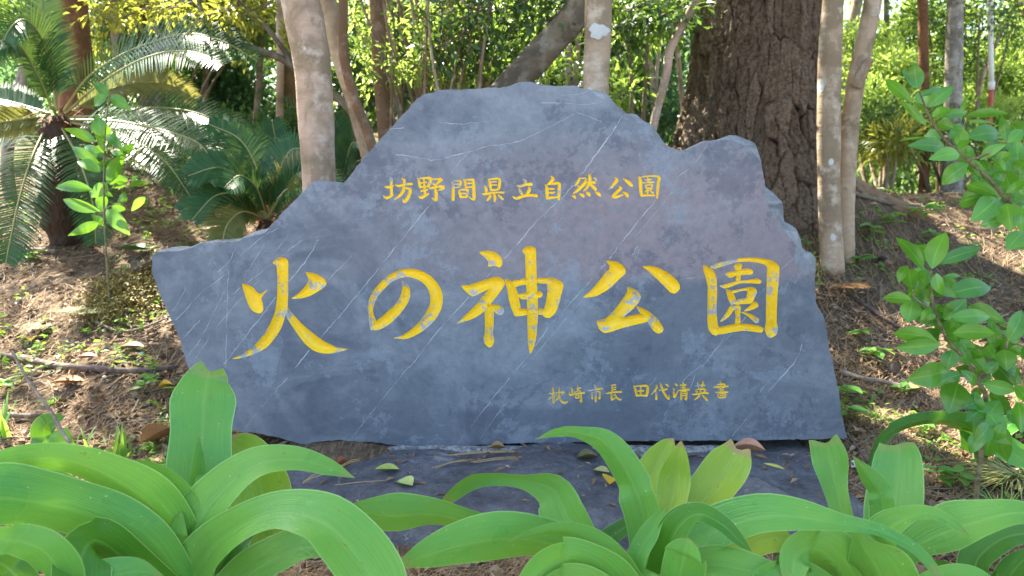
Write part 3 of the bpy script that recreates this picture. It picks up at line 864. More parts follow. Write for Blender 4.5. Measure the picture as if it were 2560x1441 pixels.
M_ROCK2 = rock_mat('pale slate rock', (0.11, 0.115, 0.125), (0.27, 0.28, 0.295), 0.8)

def slab(name, prof, x0, x1, seed, mat, nx=90, ends=0.10, skew=0.0, zoff=lambda x: 0.0, amp=0.014):
    """rock with a drawn front-to-back profile [(y, z)], broken ends and uneven skin"""
    pr = spline(np.array(prof, float), 60)
    xs = np.linspace(0, 1, nx)
    U, V2 = np.meshgrid(xs, np.arange(60), indexing='ij')
    yy, zz = pr[V2.astype(int), 0], pr[V2.astype(int), 1]
    X = x0 + (x1 - x0) * U
    e = np.minimum(U, 1 - U) * (x1 - x0)
    sh = np.clip(1 - np.sqrt(np.clip(1 - (1 - np.clip(e / ends, 0, 1)) ** 2, 0, 1)), 0, 1)
    ym, zm = np.mean(pr[:, 0]), min(p[1] for p in prof)
    Yv = yy + (ym - yy) * sh * 0.5 + skew * (X - x0)
    Zv = zz + (zm - zz) * sh * 0.9 + zoff(X)
    nz = fbm(X * 4 + seed, (Yv + Zv) * 4, seed, 5)
    f1, f2, cid = worley(X * 3.1 + seed, (Yv * 1.0 + Zv * 1.4) * 4.0, seed)
    Zv = Zv + amp * nz + 0.010 * (cid - 0.5)
    Yv = Yv + amp * fbm(X * 5 + 9, (Yv - Zv) * 5, seed + 3, 4) + 0.010 * (cid - 0.5)
    X = X + 0.02 * fbm(Yv * 6, Zv * 6 + X, seed + 5, 3)
    Vt = np.stack([X, Yv, Zv], -1).reshape(-1, 3)
    F = [grid_faces(nx, 60)]
    n = len(Vt)
    k = np.arange(59)
    Vt = np.vstack([Vt, Vt[:60].mean(0), Vt[-60:].mean(0)])
    F.append(np.stack([k, k + 1, np.full(59, n)], -1))
    b = (nx - 1) * 60
    F.append(np.stack([b + k + 1, b + k, np.full(59, n + 1)], -1))
    return mesh(name, Vt, F, mat)

ZT = float(P(1300, 1112, YS)[2])                 # level of the slab's top
base = slab('base_rock', [(3.12, ZT - 0.35), (3.10, ZT - 0.10), (3.02, ZT - 0.01), (2.80, ZT - 0.012), (2.55, ZT - 0.022), (2.36, ZT - 0.035), (2.24, ZT - 0.065), (2.18, ZT - 0.14), (2.15, ZT - 0.28), (2.12, ZT - 0.5)],
            -0.98, 1.22, 2.0, M_ROCK, 130, 0.22, 0.0, lambda x: 0.012 * np.sin(5.3 * x + 1) + 0.008 * np.sin(11.7 * x), 0.030)
rehome(base, (0.1, 2.6, ZT - 0.3))
tag(base, 'wide dark slate boulder lying flat under the engraved stone', 'rock')
# mortar bed along the foot of the stone
mm = rock_mat('lime mortar', (0.10, 0.10, 0.095), (0.20, 0.195, 0.18), 0.6, 0.75)
mx_ = np.linspace(P(905, 1120, 2.78)[0], P(1905, 1105, 2.78)[0], 160)
prof = np.array([(2.835, -0.03), (2.835, 0.012), (2.80, 0.016), (2.775, 0.012), (2.755, 0.002), (2.745, -0.03)])
U, V2 = np.meshgrid(np.arange(160), np.arange(6), indexing='ij')
Xm = mx_[U]
tp = np.clip(np.minimum(U, 159 - U) / 12.0, 0.15, 1)
Ym = 2.80 + (prof[V2, 0] - 2.80) * (0.75 + 0.5 * fbm(Xm * 9, V2 * 0.4, 3.0)) * tp
Zm = ZT - 0.020 + prof[V2, 1] * tp + 0.004 * fbm(Xm * 40, V2 * 1.0, 6.0)
mo = mesh('mortar_bed', np.stack([Xm, Ym, Zm], -1).reshape(-1, 3), grid_faces(160, 6), mm)
part(mo, base)

r1_ = slab('side_rock', [(2.62, ZT - 0.4), (2.58, ZT - 0.10), (2.50, ZT - 0.005), (2.40, ZT + 0.022), (2.33, ZT + 0.010), (2.27, ZT - 0.05), (2.20, ZT - 0.12), (2.16, ZT - 0.30), (2.12, ZT - 0.5)],
           0.60, 1.06, 5.0, M_ROCK2, 70, 0.10, -0.10, lambda x: -0.16 * np.clip((x - 0.78) / 0.26, 0, 1) - 0.10 * np.clip((0.74 - x) / 0.12, 0, 1), 0.026)
rehome(r1_, (0.8, 2.3, ZT - 0.4))
tag(r1_, 'pale fractured rock at the right front corner of the dark boulder', 'rock')
r2_ = slab('side_rock', [(2.84, ZT - 0.5), (2.80, ZT - 0.22), (2.72, ZT - 0.165), (2.55, ZT - 0.17), (2.40, ZT - 0.19), (2.30, ZT - 0.24), (2.27, ZT - 0.40), (2.25, ZT - 0.6)],
           0.94, 1.42, 9.0, M_ROCK2, 60, 0.06, -0.12, lambda x: -0.10 * (x - 0.94), 0.012)
rehome(r2_, (1.1, 2.2, ZT - 0.5))
tag(r2_, 'low dark slate block at the far right of the lily bed', 'rock')
# ------------------------------------------------------------------ strap-leaved lilies in front
def strap(name, rows, mat, par, keel=0.19, wave=0.045, seed=0.0, flip=False, roll=25.0, nl=34, nw=9, blunt=False):
    """one strap leaf: rows of (px, py, Y, apparent width px[, roll deg]); channelled and wavy edged"""
    R = np.array([list(r) + [roll] * (5 - len(r)) for r in rows], float)
    C3 = np.array([P(*r[:3]) for r in R])
    cr = np.cos(np.radians(R[:, 4]))
    W = 1.10 * np.clip(R[:, 3], 0.5, None) * R[:, 2] / FPX / np.clip(cr, 0.25, 1)
    S = spline(np.column_stack([C3, W, R[:, 4]]), nl)
    C, w, ro = S[:, :3], np.clip(S[:, 3], 0.0008, None), np.radians(S[:, 4])
    if not blunt:
        w[-1] = 0.0008
        w[-2] = min(w[-2], w[-4] * 0.6)
        w[-3] = min(w[-3], w[-5] * 0.8)
    T = unit(np.gradient(C, axis=0))
    view = unit(C - np.array((0, 0, CAMZ)))
    side = unit(np.cross(T, view))
    nrm = unit(np.cross(side, T))
    sd = side * np.cos(ro)[:, None] + nrm * np.sin(ro)[:, None]
    up = np.cross(sd, T)
    up *= np.sign(up[:, 2:3] + 1e-6) if abs(up[nl // 2, 2]) > 0.05 else np.sign(-(up * view).sum(1, keepdims=True))
    if flip:
        up = -up
    u = np.linspace(-1, 1, nw)
    sl = np.linspace(0, 1, nl)
    chan = (np.abs(u)[None, :] ** 1.15) * keel * w[:, None] * (1.2 - 0.7 * sl)[:, None]
    wv = wave * w[:, None] * np.sin(sl[:, None] * (11 + 3 * math.sin(seed)) + seed * 2.1 + np.sign(u)[None] * 1.3) * np.abs(u)[None] ** 2 * np.sin(sl * np.pi)[:, None]
    V = C[:, None] + sd[:, None] * (u[None] * (w * 0.5)[:, None])[..., None] + up[:, None] * (chan + wv)[..., None]
    if blunt:
        for row, amt in ((-1, 1.0), (-2, 0.8), (-3, 0.55), (-4, 0.3)):
            V[row] += -T[-1] * ((np.cos(u * 1.5 + 0.3 * math.sin(seed)) ** 2 * 0.014 + 0.003 * np.sin(u * 3.5 + seed)) * amt)[:, None]
    uv = np.stack([np.tile((u + 1) / 2, nl), np.repeat(sl, nw)], -1)
    o = mesh(name, V.reshape(-1, 3), grid_faces(nl, nw), mat, None, uv, {'rnd': np.full(nl * nw, hash2(seed, 3.1, 1.0))})
    part(o, par)
    return o

M_LILY = strap_mat('lily leaf', (0.070, 0.310, 0.060), (0.165, 0.420, 0.066), 0.25)
M_LILYY = strap_mat('yellowing lily leaf', (0.20, 0.40, 0.03), (0.30, 0.46, 0.03), 0.8)
M_LILYD = strap_mat('dark lily leaf', (0.032, 0.170, 0.016), (0.058, 0.225, 0.018))
M_STALK = N('lily stalk').done((0.13, 0.22, 0.06), 0.5, 0.4)

def lily(label, base_px, leaves, seed, rs=0.045, dY=0.0):
    base_px = (base_px[0], base_px[1], base_px[2] + dY)
    leaves = [([(r[0], r[1], r[2] + dY, *r[3:]) for r in lf[0]], *lf[1:]) for lf in leaves]
    b = P(*base_px)
    b[2] = float(gz(b[0], b[1])) - 0.01
    t = thing('spider_lily', label, 'lily', tuple(float(v) for v in b), 'strap-leaved lilies in front of the stone')
    top = P(*base_px)
    C = spline(np.array([b, b * 0.5 + top * 0.5, top]), 8)
    tube('stalk', C, np.linspace(rs, rs * 0.75, 8), M_STALK, 12, 0.15, seed, t)
    for k, lf in enumerate(leaves):
        kw = dict(lf[1]) if len(lf) > 1 else {}
        m = kw.pop('mat', M_LILY)
        strap('leaf', lf[0], m, t, seed=seed + k * 1.37, **kw)
    return t

lily('broad green lily at lower left whose tall leaf stands before the stone edge', (465, 1500, 1.78), [
    ([(480, 1480, 1.80, 90), (492, 1340, 1.86, 125), (500, 1200, 1.92, 148), (506, 1080, 1.98, 136), (512, 1000, 2.02, 142), (518, 950, 2.03, 104), (528, 915, 2.03, 52)], dict(roll=8, keel=0.22, wave=0.05, blunt=True)),
    ([(488, 1300, 1.86, 36), (496, 1215, 1.88, 42), (497, 1150, 1.89, 28), (497, 1088, 1.90, 0)], dict(roll=5, keel=0.3)),
    ([(485, 1360, 1.76, 60), (462, 1262, 1.76, 72), (412, 1192, 1.75, 44), (350, 1163, 1.74, 26), (308, 1156, 1.74, 0)], dict(roll=20)),
    ([(472, 1440, 1.74, 86), (490, 1320, 1.74, 104), (552, 1232, 1.76, 92), (640, 1163, 1.78, 74), (735, 1150, 1.80, 58), (825, 1172, 1.80, 36), (888, 1196, 1.80, 0)], dict(roll=30)),
    ([(470, 1470, 1.72, 110), (530, 1378, 1.70, 104), (620, 1308, 1.66, 82), (712, 1282, 1.62, 86), (806, 1306, 1.58, 122), (868, 1364, 1.54, 150), (930, 1448, 1.50, 146), (975, 1545, 1.46, 100)], dict(roll=32)),
    ([(560, 1490, 1.76, 80), (650, 1418, 1.74, 92), (735, 1375, 1.72, 84), (800, 1372, 1.70, 56), (850, 1395, 1.69, 10)], dict(roll=30)),
    ([(640, 1480, 1.84, 80), (658, 1355, 1.90, 98), (655, 1245, 1.95, 140), (640, 1190, 1.97, 132), (606, 1130, 2.0, 100), (572, 1092, 2.02, 20)], dict(roll=10, wave=0.10, mat=M_LILYY)),
    ([(468, 1440, 1.75, 74), (424, 1322, 1.72, 94), (352, 1243, 1.68, 112), (262, 1186, 1.64, 84), (172, 1153, 1.60, 64), (82, 1148, 1.57, 60), (0, 1165, 1.54, 58), (-90, 1210, 1.5, 40)], dict(roll=34)),
    ([(452, 1480, 1.70, 84), (372, 1374, 1.66, 108), (282, 1314, 1.62, 122), (182, 1277, 1.58, 128), (82, 1254, 1.54, 140), (-10, 1246, 1.50, 148), (-110, 1262, 1.46, 100)], dict(roll=25, wave=0.06)),
    ([(440, 1500, 1.68, 60), (330, 1412, 1.62, 80), (236, 1352, 1.56, 92), (196, 1420, 1.50, 128), (214, 1520, 1.46, 110)], dict(roll=30, mat=M_LILYD)),
    ([(440, 1440, 1.86, 50), (300, 1300, 1.84, 56), (200, 1238, 1.82, 50), (110, 1196, 1.80, 42), (50, 1186, 1.79, 0)], dict(roll=35)),
    ([(492, 1260, 1.80, 26), (502, 1212, 1.79, 36), (520, 1192, 1.78, 0)], dict(roll=30)),
    ([(452, 1430, 1.72, 60), (446, 1340, 1.71, 44), (452, 1280, 1.72, 8)], dict(roll=10)),
    ([(520, 1470, 1.80, 70), (560, 1400, 1.84, 80), (600, 1340, 1.88, 66), (640, 1300, 1.92, 20)], dict(roll=20, mat=M_LILYD)),
], 1.0)
lily('lily in the bottom left corner, cut off by the picture edge', (110, 1560, 1.50), [
    ([(110, 1540, 1.50, 80), (150, 1450, 1.47, 96), (110, 1380, 1.44, 90), (30, 1350, 1.41, 70), (-60, 1355, 1.38, 40)], dict(roll=20)),
    ([(100, 1540, 1.50, 80), (40, 1440, 1.50, 90), (-20, 1400, 1.48, 70), (-80, 1390, 1.46, 0)], dict(roll=20, mat=M_LILYD)),
    ([(120, 1550, 1.50, 70), (240, 1460, 1.52, 80), (330, 1430, 1.54, 60), (410, 1440, 1.55, 0)], dict(roll=30)),
], 4.0)
lily('lily at right of centre with one leaf hooked up over the stone foot', (1595, 1500, 1.78), [
    ([(1620, 1450, 1.80, 60), (1613, 1300, 1.84, 84), (1578, 1203, 1.86, 78), (1518, 1112, 1.86, 58), (1452, 1084, 1.85, 30), (1392, 1081, 1.84, 20), (1338, 1099, 1.83, 0)], dict(roll=18)),
    ([(1578, 1470, 1.70, 60), (1595, 1392, 1.70, 50), (1629, 1327, 1.71, 44), (1650, 1290, 1.71, 24), (1664, 1266, 1.71, 0)], dict(roll=15, keel=0.25)),
    ([(1580, 1470, 1.84, 80), (1478, 1382, 1.88, 100), (1418, 1290, 1.94, 108), (1382, 1226, 1.98, 84), (1312, 1204, 2.0, 34), (1232, 1197, 2.02, 30), (1178, 1206, 2.03, 36), (1124, 1245, 2.04, 26), (1090, 1280, 2.05, 0)], dict(roll=25)),
    ([(1570, 1490, 1.76, 70), (1452, 1394, 1.74, 92), (1350, 1355, 1.71, 96), (1250, 1350, 1.68, 108), (1150, 1364, 1.65, 96), (1062, 1390, 1.62, 64), (982, 1418, 1.6, 0)], dict(roll=30)),
    ([(1540, 1460, 1.92, 60), (1320, 1352, 1.90, 64), (1190, 1312, 1.88, 52), (1084, 1288, 1.86, 66), (982, 1290, 1.84, 84), (890, 1284, 1.82, 44), (800, 1300, 1.8, 0)], dict(roll=35, wave=0.08)),
    ([(1592, 1500, 1.68, 70), (1532, 1402, 1.66, 62), (1462, 1342, 1.65, 46), (1390, 1325, 1.64, 30), (1320, 1338, 1.63, 18), (1262, 1359, 1.62, 0)], dict(roll=30)),
    ([(1580, 1530, 1.64, 100), (1506, 1440, 1.60, 104), (1432, 1398, 1.57, 84), (1364, 1428, 1.53, 104), (1310, 1520, 1.5, 90)], dict(roll=30)),
    ([(1610, 1400, 1.92, 50), (1612, 1240, 1.98, 62), (1640, 1168, 2.01, 76), (1668, 1118, 2.02, 44), (1684, 1096, 2.03, 4)], dict(roll=12, mat=M_LILYY)),
    ([(1650, 1420, 1.88, 70), (1674, 1285, 1.93, 72), (1688, 1200, 1.97, 76), (1698, 1142, 1.98, 44), (1703, 1102, 1.99, 4)], dict(roll=10, mat=M_LILYY)),
    ([(1670, 1430, 1.88, 70), (1728, 1298, 1.93, 96), (1788, 1212, 1.98, 104), (1832, 1152, 2.01, 92), (1852, 1112, 2.02, 50)], dict(roll=12, mat=M_LILYY, wave=0.07, blunt=True)),
    ([(1610, 1460, 1.78, 70), (1700, 1376, 1.75, 74), (1800, 1325, 1.71, 102), (1902, 1292, 1.67, 90), (2002, 1294, 1.63, 70), (2102, 1310, 1.60, 42), (2200, 1328, 1.57, 30), (2282, 1370, 1.54, 26), (2332, 1422, 1.52, 24), (2365, 1490, 1.5, 12)], dict(roll=30)),
    ([(1650, 1440, 1.70, 60), (1690, 1330, 1.68, 72), (1742, 1286, 1.66, 48), (1802, 1310, 1.63, 42), (1850, 1354, 1.61, 26), (1879, 1380, 1.6, 0)], dict(roll=30, mat=M_LILYD)),
    ([(1680, 1540, 1.62, 100), (1698, 1442, 1.60, 104), (1712, 1386, 1.59, 92), (1722, 1346, 1.59, 40)], dict(roll=12, keel=0.3)),
    ([(1650, 1500, 1.68, 70), (1762, 1418, 1.65, 76), (1862, 1425, 1.61, 72), (1952, 1455, 1.58, 54), (2030, 1520, 1.55, 10)], dict(roll=32)),
    ([(1660, 1470, 1.90, 50), (1850, 1378, 1.90, 62), (1930, 1348, 1.90, 72), (2000, 1378, 1.90, 10)], dict(roll=30, mat=M_LILYY)),
    ([(1560, 1480, 1.82, 60), (1490, 1395, 1.88, 50), (1560, 1320, 1.94, 40), (1640, 1290, 1.97, 10)], dict(roll=25, mat=M_LILYD)),
    ([(1560, 1540, 1.60, 80), (1480, 1470, 1.56, 76), (1400, 1450, 1.53, 60), (1330, 1480, 1.5, 10)], dict(roll=28)),
], 7.0)
lily('lily at lower right with a broad blunt upright leaf beside the pale rock', (2170, 1500, 1.82), [
    ([(2205, 1470, 1.84, 80), (2228, 1360, 1.90, 112), (2236, 1275, 1.94, 127), (2244, 1195, 1.98, 116), (2246, 1140, 2.0, 100), (2243, 1102, 2.01, 74)], dict(roll=8, blunt=True, keel=0.2)),
    ([(2210, 1400, 1.84, 60), (2206, 1250, 1.87, 56), (2170, 1190, 1.88, 40), (2131, 1139, 1.88, 0)], dict(roll=15)),
    ([(2140, 1450, 1.92, 56), (2108, 1295, 2.0, 52), (2088, 1212, 2.05, 58), (2076, 1145, 2.08, 82), (2058, 1094, 2.1, 64)], dict(roll=12, wave=0.10, blunt=True)),
    ([(2190, 1470, 1.80, 70), (2290, 1368, 1.77, 74), (2382, 1325, 1.73, 104), (2462, 1300, 1.70, 84), (2545, 1284, 1.67, 56), (2640, 1300, 1.64, 30)], dict(roll=30)),
    ([(2190, 1450, 1.76, 70), (2214, 1338, 1.74, 76), (2270, 1292, 1.72, 42), (2330, 1285, 1.70, 30), (2386, 1312, 1.68, 22), (2425, 1344, 1.67, 0)], dict(roll=32)),
    ([(2230, 1530, 1.66, 150), (2196, 1432, 1.63, 136), (2162, 1372, 1.62, 68), (2142, 1321, 1.62, 0)], dict(roll=15, keel=0.3)),
    ([(2150, 1520, 1.70, 100), (2092, 1415, 1.67, 132), (2032, 1372, 1.64, 108), (1986, 1394, 1.61, 76), (1980, 1470, 1.58, 40)], dict(roll=22)),
    ([(2230, 1530, 1.66, 70), (2340, 1458, 1.62, 54), (2432, 1444, 1.58, 48), (2510, 1480, 1.55, 10)], dict(roll=30)),
    ([(2110, 1530, 1.66, 70), (2020, 1450, 1.62, 70), (1930, 1430, 1.6, 56), (1850, 1470, 1.58, 0)], dict(roll=28)),
], 11.0)
lily('dark arching lily at the bottom right corner', (2480, 1520, 1.88), [
    ([(2470, 1500, 1.88, 60), (2440, 1410, 1.90, 70), (2510, 1346, 1.92, 64), (2620, 1330, 1.94, 40)], dict(roll=30, mat=M_LILYD)),
    ([(2490, 1510, 1.86, 50), (2540, 1420, 1.86, 56), (2600, 1370, 1.86, 20)], dict(roll=25, mat=M_LILYD)),
    ([(2470, 1510, 1.88, 50), (2380, 1430, 1.95, 40), (2330, 1400, 2.0, 0)], dict(roll=30, mat=M_LILYD)),
], 15.0)
lily('lily under the glossy shrub with one thin leaf bowed over the litter', (2445, 1130, 2.28), [
    ([(2460, 1130, 2.28, 50), (2428, 1076, 2.26, 62), (2370, 1050, 2.24, 36), (2282, 1055, 2.22, 28), (2216, 1086, 2.20, 26), (2186, 1130, 2.19, 16), (2165, 1176, 2.18, 0)], dict(roll=35, mat=M_LILYD)),
    ([(2430, 1100, 2.26, 50), (2490, 1112, 2.22, 58), (2560, 1150, 2.18, 48), (2640, 1190, 2.14, 10)], dict(roll=20)),
    ([(2440, 1130, 2.28, 56), (2452, 1062, 2.28, 70), (2475, 1000, 2.28, 0)], dict(roll=15, mat=M_LILYD)),
    ([(2440, 1130, 2.30, 50), (2510, 1070, 2.34, 50), (2580, 1040, 2.38, 10)], dict(roll=25, mat=M_LILYD)),
], 19.0, 0.018, 0.42)
lily('small broad-leaved lily half hidden behind the left lily arch', (150, 1150, 2.25), [
    ([(150, 1150, 2.25, 40), (110, 1092, 2.25, 62), (120, 1060, 2.24, 50), (165, 1040, 2.23, 0)], dict(roll=20, mat=M_LILYD)),
    ([(160, 1150, 2.22, 40), (150, 1105, 2.21, 52), (170, 1072, 2.20, 10)], dict(roll=20)),
], 23.0, 0.018, 0.45)

# ------------------------------------------------------------------ glossy broad-leaved shrubs
def oval(name, b, tipp, wpx, Yb, Yt, mat, par, seed, roll=None, bend=0.12, nl=9, nw=5):
    """oval leaf from stalk end to tip"""
    r = random.Random(seed * 977 + 3)
    if roll is None:
        roll = r.uniform(-32, 32)
    A, B = P(*b, Yb), P(*tipp, Yt)
    t = np.linspace(0, 1, nl)
    d = B - A
    L = np.linalg.norm(d)
    T = d / L
    view = unit((A + B) / 2 - np.array((0, 0, CAMZ)))
    side = unit(np.cross(T, view))
    nrm = np.cross(side, T)
    ro = math.radians(roll)
    sd = side * math.cos(ro) + nrm * math.sin(ro)
    up = np.cross(sd, T)
    if up[2] < 0:
        up = -up
    w = 1.14 * wpx * (Yb + Yt) / 2 / FPX / max(0.5, math.cos(ro))
    prof = np.sin(np.pi * t ** 0.92) ** 0.86
    prof[0] = 0.06
    prof[-1] = 0.02
    C = A + d * t[:, None] + up * (bend * L * np.sin(np.pi * t) - 0.10 * L * t ** 2)[:, None]
    u = np.linspace(-1, 1, nw)
    V = C[:, None] + sd * (u[None] * (prof * w / 2)[:, None])[..., None] + up * ((np.abs(u)[None] ** 1.3) * (prof * w * 0.10)[:, None])[..., None]
    uv = np.stack([np.tile((u + 1) / 2, nl), np.repeat(t, nw)], -1)
    o = mesh(name, V.reshape(-1, 3), grid_faces(nl, nw), mat, None, uv, {'rnd': np.full(nl * nw, r.random())})
    part(o, par)
    return o

M_SAPL = leafy('sapling leaf', (0.055, 0.19, 0.035), (0.09, 0.26, 0.035), 0.30, (0.22, 0.45, 0.04), 0.3, 0.5, 0.03)
M_GLOSS = leafy('glossy oval leaf', (0.032, 0.145, 0.018), (0.080, 0.245, 0.022), 0.24, (0.22, 0.46, 0.03), 0.24, 0.55, 0.04)
M_GLOSSY = leafy('fresh oval leaf', (0.075, 0.25, 0.045), (0.12, 0.32, 0.04), 0.30, (0.26, 0.50, 0.05), 0.32, 0.5, 0.04)
M_TWIG = bark_smooth('green-brown twig', (0.22, 0.19, 0.10), (0.12, 0.10, 0.05), (0.30, 0.27, 0.17), False, 6.0)

def shrub(label, origin, scale, root, stems, leaves, Y0, seed, fresh=(), fill=0):
    ox, oy = origin
    f = lambda x, y: (ox + x / scale, oy + y / scale)
    b = np.array(root, float)
    t = thing('broadleaf_shrub', label, 'shrub', tuple(root))
    for k, (pts, r0, r1) in enumerate(stems):
        C = np.array([P(*f(x, y), Y0 + dy) for x, y, dy in pts])
        if k == 0:
            C = np.vstack([C, b])
        C = spline(C, 6 * len(C))
        tube('stem', C, np.linspace(r0, r1, len(C)), M_TWIG, 7, 0.1, seed + k, t)
    r = random.Random(seed)
    for k, (bx, by, tx, ty, w) in enumerate(leaves):
        yb = Y0 + r.uniform(-0.06, 0.05)
        tx, ty = bx + (tx - bx) * r.uniform(1.0, 1.12), by + (ty - by) * r.uniform(1.0, 1.12)
        oval('leaf', f(bx, by), f(tx, ty), w / scale, yb, yb + r.uniform(-0.05, 0.03), M_GLOSSY if k in fresh else M_GLOSS, t, int(seed * 100 + k))
    if fill:
        allp = [q for pts, *_ in stems for q in pts]
        for k in range(fill):
            a = r.choice(allp)
            ang, ln = r.uniform(0, 6.28), r.uniform(120, 210)
            bx, by = a[0] + r.uniform(-60, 90), a[1] + r.uniform(-50, 90)
            yb = Y0 + r.uniform(0.05, 0.16)
            if Y0 > 4:
                bx, by, ln = a[0] + r.uniform(-25, 25), a[1] - r.uniform(0, 330) * (a[1] > 900), r.uniform(90, 150)
            oval('leaf', f(bx, by), f(bx + ln * math.cos(ang), by + ln * math.sin(ang) * 0.8), (r.uniform(38, 62) if Y0 > 4 else r.uniform(70, 120)) / scale, yb, yb + r.uniform(-0.04, 0.04), M_GLOSS, t, int(seed * 300 + k))
    return t

UP = [(330,240,300,60,100),(325,235,225,100,60),(300,340,100,170,70),(360,290,520,230,50),(405,370,585,230,92),(390,500,210,325,50),(470,440,690,405,60),(690,430,955,410,60),(660,670,620,500,85),(680,590,925,555,110),
      (530,670,285,640,90),(630,710,430,735,90),(690,775,515,910,112),(680,750,805,835,60),(780,750,950,640,62),(970,620,935,440,66),(975,625,1090,540,80),(1060,820,1040,620,112),(1000,990,920,810,112),(965,990,1095,900,60),
      (920,1015,685,930,80),(850,1010,630,1060,120),(900,1030,740,1180,150),(970,1065,1000,1240,142),(960,1190,780,1215,90),(1095,1070,1070,1260,80),(970,1400,1095,1260,110),(430,440,560,380,70),(410,430,300,330,32),(640,470,680,290,26),
      (860,480,700,470,26),(470,600,185,605,16),(700,780,760,860,60),(890,760,1000,700,70),(870,740,960,820,52),(800,840,860,900,52),(470,480,580,520,70),(560,600,640,480,60),(1030,860,1110,760,80),(1080,1000,1180,900,90),(620,680,690,600,50),(1010,1280,1120,1380,100),(880,820,960,900,70)]
shrub('glossy oval-leaved branch reaching in from the right above the litter', (2180, 140), 2.8816, (1.62, 2.15, float(gz(1.62, 2.15))),
      [([(340,255,0),(420,450,0),(540,620,0.02),(690,755,0.02),(860,905,0.02),(980,1050,0.02),(1110,1135,0.04),(1260,1300,0.05)], 0.0025, 0.009),
       ([(690,755,0),(800,720,-0.01),(960,630,-0.02),(985,560,-0.02)], 0.004, 0.002), ([(980,1050,0),(1010,950,-0.02),(1060,830,-0.03)], 0.004, 0.002)],
      UP, 2.12, 31.0, {8, 11, 13, 14, 22, 23}, 34)
LOW = [(345,310,170,85,75),(400,300,480,65,122),(425,270,720,165,82),(270,440,245,290,96),(345,400,310,350,40),(265,510,85,490,72),(270,515,240,645,122),(240,280,180,385,60),(410,420,565,490,52),(490,480,790,410,122),
       (480,350,590,345,32),(480,640,620,510,112),(500,630,805,615,88),(640,560,855,640,110),(540,730,810,725,104),(430,780,160,725,100),(460,800,180,830,98),(540,840,500,965,96),(590,820,645,945,80),(620,840,760,975,80),
       (820,840,790,640,82),(905,780,1000,580,110),(880,840,900,965,116),(820,900,760,800,72),(520,970,245,1040,152),(600,1000,460,1055,62),(590,980,695,1075,62),(570,1060,520,1240,172),(710,1090,705,1165,60),(740,1065,955,1110,92),
       (690,1120,680,1280,112),(790,1120,930,1280,76),(760,1180,780,1365,72),(850,1180,700,1400,150),(880,960,1000,1010,62),(950,1080,1040,1180,82),(970,1190,1000,1390,92),(830,950,940,1070,122),(920,830,1040,870,64),(430,330,460,470,70),
       (400,560,330,640,40),(380,590,385,640,60),(520,700,560,640,70),(660,900,740,860,60),(760,1000,840,930,70),(1000,900,1080,820,100),(1000,1050,1090,1000,90),(900,1250,980,1330,90),(870,1330,820,1440,80),(760,1230,640,1300,100),(770,1260,880,1400,110),(780,1330,690,1450,100),(790,1350,930,1460,100),(800,1400,760,1540,110),(780,1300,820,1440,90),(740,1180,620,1220,90),(820,1440,900,1560,100),(760,1380,650,1520,90)]
shrub('glossy oval-leaved shrub standing at the right side of the stone', (2180, 560), 2.668, (1.30, 2.16, float(gz(1.30, 2.16))),
      [([(395,310,0),(400,480,0),(430,610,0.01),(480,730,0.02),(530,810,0.02),(620,900,0.03),(700,1050,0.04),(760,1200,0.04)], 0.0025, 0.008),
       ([(270,440,0),(290,500,0),(400,570,0)], 0.002, 0.003), ([(820,840,0),(790,900,0.01),(700,1050,0.04)], 0.003, 0.004), ([(905,780,0),(890,840,0),(820,960,0.02),(700,1050,0.04)], 0.003, 0.005)],
      LOW, 2.08, 41.0, {1, 6, 14, 18, 19, 22, 28, 29}, 44)
SAP = [(575,760,545,650,80),(540,800,380,730,70),(560,920,410,830,72),(565,970,440,910,80),(520,1070,325,1050,80),(600,1030,525,1110,92),(565,1190,360,1130,82),(555,1255,405,1320,72),(605,1040,690,880,92),(600,1180,715,1310,102),
       (630,1060,715,1030,52),(660,1140,715,1090,60),(740,1190,815,1105,56),(720,1050,840,1030,42),(625,1160,700,1180,60),(600,840,650,740,40),(700,870,630,860,42),(740,1020,775,990,26),(590,860,540,760,40)]
sx_, sy_ = P(590 / 2.252, 1290 / 2.252, 4.05)[0], 4.05
shrub('upright green sapling with pointed leaves at left before the cycad', (0, 0), 2.252, (float(sx_), 4.05, float(gz(sx_, 4.05)) - 0.01),
      [([(615,540,0),(592,760,0),(585,1000,0),(590,1290,0)], 0.003, 0.006), ([(590,1180,0),(660,1150,0),(740,1190,0)], 0.003, 0.002), ([(590,1080,0),(660,1050,0),(720,1030,0)], 0.003, 0.002)],
      [(a, b, c, d, w * 0.72) for a, b, c, d, w in SAP], 4.05, 51.0, {0, 3, 5, 9, 12}, 16)
# ------------------------------------------------------------------ trees
def pine_bark():
    q = N('plated pine bark')
    cell = q.attr('cell')
    crack = q.attr('crack')
    n1 = q.noise(q.coord('Object', scale=(1, 1, 0.4)), 9.0, 6, 0.7)
    n2 = q.noise(q.coord('Object'), 60.0, 5, 0.7)
    col = q.mix(cell, (0.170, 0.124, 0.082), (0.345, 0.258, 0.176))
    col = q.mix(q.ramp(n1, [(0.35, 0.0), (0.7, 0.7)]), col, (0.27, 0.20, 0.13))
    col = q.mix(q.ramp(n2, [(0.42, 0.0), (0.68, 0.8)]), col, (0.060, 0.034, 0.022))
    n5 = q.noise(q.coord('Object', loc=(4, 4, 4), scale=(1, 1, 0.6)), 26.0, 5, 0.75)
    col = q.mix(q.ramp(n5, [(0.54, 0.0), (0.64, 0.6)]), col, (0.30, 0.215, 0.14))
    col = q.mix(crack, col, (0.030, 0.015, 0.010))
    q.done(col, 0.9, 0.2)
    q.bump(q.math('ADD', n2, q.math('ADD', n1, n5)), 1.0, 0.03)
    return q.m
M_PINE = pine_bark()
